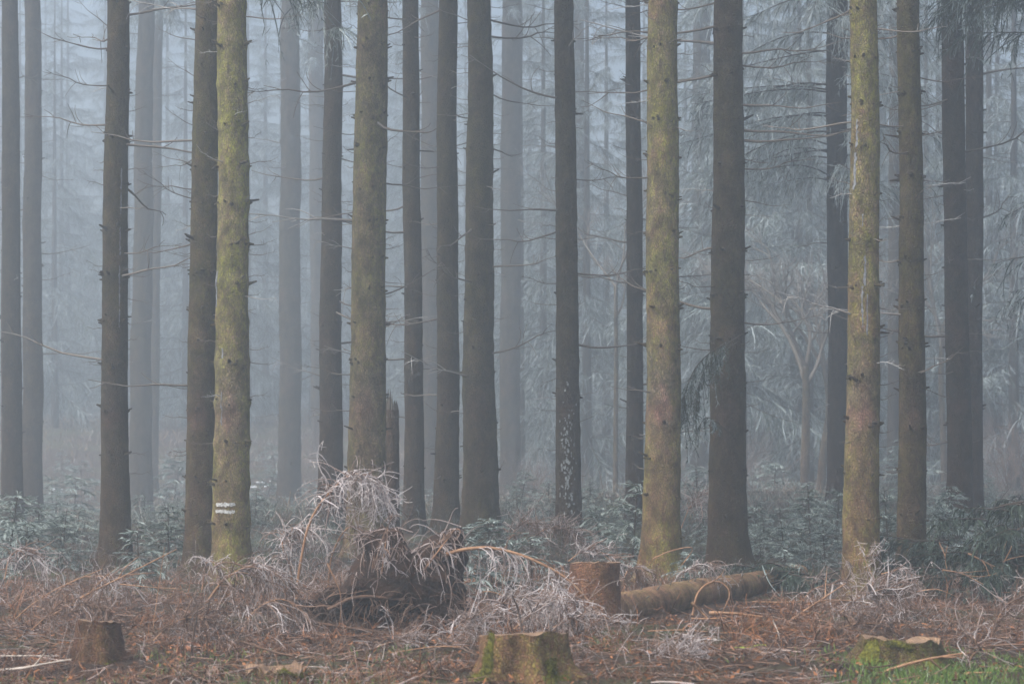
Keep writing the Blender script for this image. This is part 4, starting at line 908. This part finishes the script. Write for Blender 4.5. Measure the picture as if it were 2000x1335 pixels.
dead_bough([(1640, 1200), (1670, 1170), (1720, 1150), (1765, 1145)], 24.4, .01, 150, 'frosted brush around the foot of the resin streaked trunk', 15, (.14, .42), .55, .08)
dead_bough([(1700, 1165), (1705, 1130), (1690, 1090), (1715, 1083)], 25.2, .006, 26, 'thin curled frosted twig rising before the resin streaked trunk', 16, (.08, .25), .85, .05)
dead_bough([(1720, 1120), (1760, 1110), (1780, 1120), (1785, 1150)], 25.2, .007, 50, 'curly frosted twig between the two mossy trunks at right', 17, (.1, .26), .8, .14)
dead_bough([(10, 1130), (20, 1085), (50, 1075), (85, 1095)], 25.5, .008, 90, 'frosted twig clump at the left edge', 18, (.12, .34), .8, .16)
dead_bough([(100, 1165), (150, 1130), (210, 1125), (250, 1140)], 25.5, .008, 110, 'frosted twig clump left of the small frosted spruce', 19, (.12, .34), .55, .14)
dead_bough([(700, 1280), (760, 1255), (820, 1250), (900, 1265)], 21.4, .008, 150, 'frosted twig tangle under the root plate', 20, (.12, .34), .62, .1, tw=.0036)
dead_bough([(870, 1250), (900, 1215), (925, 1205), (950, 1225)], 21.8, .007, 90, 'frosted twig tangle just left of the broad mossy stump', 21, (.1, .3), .66, .1, tw=.0036)
dead_bough([(1210, 1190), (1222, 1120), (1245, 1112), (1262, 1150)], 26.5, .008, 100, 'brown twig clump between the square cut stump and the mottled trunk', 22, (.14, .36), .35, .2)
dead_bough([(1110, 1095), (1140, 1075), (1180, 1080), (1215, 1100)], 26, .006, 70, 'pale frosted twigs behind the top of the square cut stump', 23, (.08, .26), .75, .02)
dead_bough([(1320, 1130), (1350, 1108), (1385, 1098), (1400, 1110)], 27.2, .007, 70, 'frosted grey branch lying over the middle of the log', 24, (.1, .3), .7, .16, mat=STICK_DARK)
dead_bough([(1560, 1180), (1590, 1150), (1630, 1140), (1660, 1150)], 25.6, .007, 60, 'frosted thin bough above the fork stick at right', 25, (.1, .3), .65, .14)
dead_bough([(1880, 1330), (1895, 1290), (1905, 1260), (1900, 1240)], 20, .006, 36, 'pale twig bunch beside the mossy weathered stump', 26, (.1, .3), .7, .06)
dead_bough([(1940, 1240), (1955, 1195), (1985, 1170), (2010, 1160)], 22.6, .007, 70, 'brown frosted stalks at the lower right edge', 27, (.12, .34), .5, .06)
dead_bough([(1020, 1065), (1060, 1035), (1100, 1030), (1125, 1050)], 33, .007, 130, 'purple grey frosted brush at the foot of the lichen patched trunk', 28, (.16, .45), .5, .05)
dead_bough([(985, 1070), (1010, 1030), (1040, 1020), (1070, 1030)], 34, .007, 110, 'purple grey frosted brush left of the lichen patched trunk', 29, (.16, .45), .5, .05)
dead_bough([(1330, 1030), (1350, 985), (1375, 965), (1400, 970)], 37, .007, 100, 'purple grey frosted brush left of the thick dark trunk', 30, (.16, .5), .6, .05)
dead_bough([(300, 1250), (340, 1215), (390, 1205), (440, 1230)], 21.8, .007, 140, 'brown grey twig tangle left of centre foreground', 31, (.12, .36), .35, .1, tw=.0036)
dead_bough([(60, 1230), (110, 1190), (170, 1180), (230, 1200)], 22.3, .007, 140, 'brown twig tangle above the low left stump', 32, (.12, .36), .2, .1, tw=.0036)
dead_bough([(1590, 1250), (1640, 1225), (1690, 1215), (1750, 1225)], 22.6, .007, 150, 'brown twig tangle above the mossy weathered stump', 33, (.12, .36), .3, .1, tw=.0036)
dead_bough([(1400, 1300), (1440, 1290), (1500, 1285), (1540, 1300)], 20.4, .007, 100, 'brown twig tangle at the bottom right of the frosted grey one', 34, (.1, .3), .3, .06, tw=.0036)

def stick(pts, d, r, label, mat=STICK, dd=None, fork=0, seed=0):
    p = dead_bough(pts, d, r, 0, label, seed, dd=dd, mat=mat, cat='stick', name='fallen_stick')
    rng = np.random.default_rng(seed + 900)
    W = np.array([px(x, y, q) for (x, y), q in zip(pts, dd or [d] * len(pts))]); P = catmull(W - W[0], 20)
    for f in range(fork):
        i = rng.integers(5, 17); G = Geo(); t = norm(P[min(i + 1, 19)] - P[i])
        Q = strands(P[i][None], (t + rng.normal(0, .5, 3))[None], np.array([rng.uniform(.15, .45)]), 8, .03, .09, rng)
        G.tubes(Q, np.linspace(r * .6, r * .2, 8)[None], 5, tint(1, 8, .3, .5)); G.obj('side_twig', mat, p.children[0])
stick([(95, 1205), (170, 1160), (240, 1125), (345, 1072)], 24.6, .012, 'long straight orange stick rising to the right at left', fork=3, seed=1)
stick([(0, 1240), (50, 1190), (110, 1150), (200, 1110)], 24.8, .01, 'thinner brown stick below the frosted twig clump at the left edge', fork=2, seed=2)
stick([(235, 1140), (290, 1145), (350, 1150)], 24.4, .007, 'short orange stick lying level left of the leaning trunk', seed=3)
stick([(180, 1095), (215, 1075), (255, 1062)], 26.5, .006, 'thin dark stick under the small frosted spruce', STICK_DARK, seed=4)
stick([(300, 1225), (310, 1140), (322, 1068)], 23, .006, 'upright stalk in front of the small frosted spruce', STICK, seed=5)
stick([(215, 1215), (235, 1250), (255, 1300)], 21, .007, 'pale stalk leaning beside the low left stump', STICK, seed=6)
stick([(0, 1309), (45, 1304), (85, 1295), (140, 1286)], 19.6, .014, 'white peeled stick on the ground at the lower left corner', STICK_PALE, fork=1, seed=7)
stick([(0, 1281), (60, 1279), (115, 1280)], 20.1, .007, 'thin pale stick above the white peeled one', STICK_PALE, seed=8)
stick([(380, 1330), (375, 1270), (385, 1195), (375, 1160)], 21, .012, 'dark curved stem standing left of centre foreground', STICK_DARK, fork=2, seed=9)
stick([(640, 1100), (665, 1160), (662, 1230)], 23.3, .009, 'thin brown stem leaning before the dark hollow', STICK, seed=10)
stick([(720, 1330), (745, 1290), (752, 1255)], 20.3, .009, 'pale broken stick standing at the bottom left of the broad stump', STICK_PALE, seed=11)
stick([(1020, 1236), (1012, 1190), (1000, 1160)], 20.3, .011, 'broken grey stick standing behind the broad mossy stump', STICK_DARK, seed=12)
stick([(930, 1158), (960, 1155), (1000, 1168)], 23.4, .008, 'short orange stick right of the root plate', STICK, seed=13)
stick([(1485, 1237), (1540, 1212), (1590, 1178), (1652, 1138)], 24, .012, 'long orange stick rising to the resin streaked trunk', STICK, fork=2, seed=14)
stick([(1490, 1232), (1545, 1210), (1585, 1195)], 23.8, .009, 'shorter orange stick forking from the long rising one', STICK, seed=15)
stick([(1385, 1196), (1430, 1197), (1490, 1204)], 23.9, .021, 'thick orange brown stick lying level below the log', STICK, fork=1, seed=16)
stick([(1350, 1175), (1365, 1190), (1382, 1206)], 23.6, .018, 'short thick stick leaning on the near side of the log', STICK, seed=17)
stick([(1352, 1200), (1362, 1160), (1385, 1138), (1410, 1138), (1425, 1160), (1405, 1205)], 23.6, .011, 'hoop shaped bent branch in front of the fallen log', STICK, fork=2, seed=18)
stick([(1265, 1232), (1340, 1230), (1420, 1235)], 22.6, .008, 'thin orange stick lying level in front of the log', STICK, seed=19)
stick([(1350, 1208), (1390, 1207), (1430, 1203)], 23.2, .01, 'brown stick lying just under the thick orange brown one', STICK, seed=20)
stick([(1470, 1175), (1540, 1174), (1600, 1168)], 25.6, .007, 'thin brown stick lying behind the thick orange brown one', STICK, seed=21)
stick([(1275, 1090), (1310, 1075), (1345, 1068), (1352, 1075), (1335, 1098)], 27.6, .008, 'thin brown branch hooked across the mottled trunk', STICK, fork=1, seed=22)
stick([(1680, 1335), (1730, 1310), (1800, 1290), (1880, 1275)], 19.6, .018, 'long grey brown stick in the grass below the mossy weathered stump', STICK, fork=2, seed=23)
stick([(1862, 1318), (1900, 1315), (1935, 1312)], 19.3, .018, 'short thick brown stick in the grass at lower right', STICK, seed=24)
stick([(1632, 1330), (1640, 1305), (1645, 1295)], 19.6, .02, 'stubby upright dark stake at the bottom right', STICK_DARK, seed=25)
stick([(1510, 1210), (1520, 1235), (1524, 1262)], 22.4, .007, 'pale twig standing under the rising orange stick', STICK_PALE, seed=26)
stick([(1790, 1155), (1830, 1150), (1870, 1165)], 25, .007, 'thin orange stick right of the olive trunk', STICK, seed=27)
stick([(1475, 1270), (1530, 1285), (1600, 1300)], 20.9, .013, 'brown stick lying in the litter right of centre', STICK, fork=1, seed=28)
stick([(900, 1262), (850, 1262), (760, 1275)], 21, .008, 'thin brown stick lying under the root plate', STICK, seed=29)
stick([(560, 1320), (650, 1312), (760, 1316), (880, 1310)], 19.5, .008, 'long thin brown stick along the bottom edge', STICK, fork=2, seed=30)
# right edge brush heap
for q, (pts, d, r, lab) in enumerate([([(1880, 1105), (1930, 1075), (2010, 1020)], 27.5, .018, 'thick dark stick rising to the right edge over the brush heap'), ([(1890, 1080), (1930, 1100), (1960, 1112)], 27, .012, 'brown stick crossing the brush heap at right'),
                                      ([(1840, 1112), (1880, 1120), (1920, 1140)], 26.5, .009, 'thin brown stick at the left of the brush heap'), ([(1950, 1120), (1965, 1090), (1975, 1065)], 27, .01, 'short steep stick in the brush heap at right'),
                                      ([(1850, 1110), (1846, 1085), (1850, 1065)], 26.8, .006, 'thin upright stalk left of the brush heap'), ([(1925, 1018), (1945, 985), (1975, 950)], 40, .011, 'dark bare forked stem behind the brush heap')]):
    stick(pts, d, r, lab, STICK_DARK if q in (0, 5) else STICK, fork=2, seed=60 + q)
for q, (x, y, d, lab) in enumerate([(1930, 1100, 27.6, 'dark brush heap of needled cut boughs at the right edge, left half'), (1990, 1075, 27.8, 'dark brush heap of needled cut boughs at the right edge, right half'), (1522, 1118, 28.9, 'dark cut spruce boughs heaped at the far end of the log'), (1585, 1115, 29.2, 'dark cut spruce boughs heaped right of the far end of the log')]):
    bx = X_(x, d); bz = T1(bx, d); par = thing('cut_bough_heap', lab, 'brush heap', (bx, d, bz)); rng = np.random.default_rng(700 + q)
    for w in range(20 if q < 2 else 8):
        me = self_mesh('live_bough', *bough_arrays(rng.uniform(.8, 1.3), np.random.default_rng(710 + q * 10 + w), .35, 26, .4, .12), FOLIAGE_DARK)
        o = link('live_bough', me, par); o.location = (rng.normal(0, .25), rng.normal(0, .2), rng.uniform(.08, (.75, 1.1)[q] if q < 2 else .3)); o.rotation_euler = (Matrix.Rotation(rng.uniform(0, 6.28), 4, 'Z') @ Matrix.Rotation(-.15, 4, 'Y')).to_euler()

# ------------------------------------------------------------------ small things: fern, leaf bunch, snow patches
fx, fy = X_(1457, 21.9), 21.9; fp = thing('small_fern', 'bright yellow green fern in the litter below the log', 'fern', (fx, fy, T1(fx, fy)))
rng = np.random.default_rng(41)
for q in range(7):
    a = q / 7 * 6.283; P = strands(np.zeros((1, 3)), np.array([[math.cos(a), math.sin(a), 1.3]]), np.array([rng.uniform(.13, .2)]), 9, .2, .04, rng)[0]
    G = Geo(); G.tubes(P[None], np.linspace(.003, .001, 9)[None], 3, tint(1, 9, 0, .5)); O = np.repeat(P[2:], 2, 0); n = len(O); lat = norm(np.cross(norm(P[-1] - P[0]), [0, 0, 1.])); D = lat[None] * np.where(np.arange(n) % 2, 1, -1)[:, None] + [0, 0, .1]
    Q = strands(O, D, np.linspace(.06, .02, n), 3, .1, .05, rng); G.ribbons(Q, np.array([1, .8, .2])[None] * np.full((n, 1), .007), np.tile(norm(P[-1] - P[0]), (n, 1)), tint(n, 3, 0, .5)); G.obj('frond', FERN, fp)
lx = px(358, 1285, 20); lp = thing('dead_leaf_bunch', 'bunch of curled red brown dead leaves on a stem at lower left', 'leaves', (lx[0], lx[1], T1(lx[0], lx[1])))
G = Geo(); G.tubes(catmull([(0, 0, 0), (.02, 0, .15), (.0, 0, .32)], 8)[None], np.linspace(.006, .003, 8)[None], 5, tint(1, 8, 0, .5)); G.obj('stem', STICK, lp)
for q in range(16):
    G = Geo(); O = np.array([[rng.normal(0, .035), rng.normal(0, .03), rng.uniform(.05, .32)]]); P = strands(O, rng.normal(0, 1, (1, 3)) + [0, 0, -.5], np.array([rng.uniform(.06, .12)]), 6, .15, .25, rng)
    G.ribbons(P, np.array([[.2, .8, 1, .9, .6, .1]]) * rng.uniform(.012, .022), norm(rng.normal(0, 1, (1, 3))), tint(1, 6, 0, .5)); G.obj('leaf', LEAF, lp)
for x, y, d, w, lab in [(505, 898, 92, .28, 'small white snow patch on the slope right of the paint marked tree'), (783, 932, 84, .3, 'small white snow patch seen right of the broken snag'), (118, 905, 90, .2, 'small white snow patch on the slope at left')]:
    bx = X_(x, d); bz = T1(bx, d); G = Geo(); nr, k = 5, 10; rr = np.linspace(1, .02, nr); th = np.arange(k) / k * 6.28318; R, Tt = np.meshgrid(rr, th, indexing='ij')
    for q in range(11):
        ox, oy, sw = rng.normal(0, w), rng.normal(0, w * 1.5), w * rng.uniform(.12, .4)
        wob = 1 + .4 * vnoise(np.stack([np.cos(Tt) * 1.5, np.sin(Tt) * 1.5, 0 * Tt + x + q], -1)); V = np.stack([ox + R * np.cos(Tt) * sw * wob, oy + R * np.sin(Tt) * sw * 1.3 * wob, T1(bx + ox, d + oy) - bz + rng.uniform(.05, .35) + sw * .7 * np.sqrt(np.clip(1 - R ** 2, 0, 1))], -1)
        i = np.arange(nr - 1)[:, None] * k; j = np.arange(k)[None]; G.add(V, np.stack([i + j, i + (j + 1) % k, i + k + (j + 1) % k, i + k + j], -1), tint(nr, k, 0, 0))
    o = G.obj('snow_patch', SNOW); o.location = (bx, d, bz); o['kind'] = 'stuff'; tag(o, lab, 'snow')
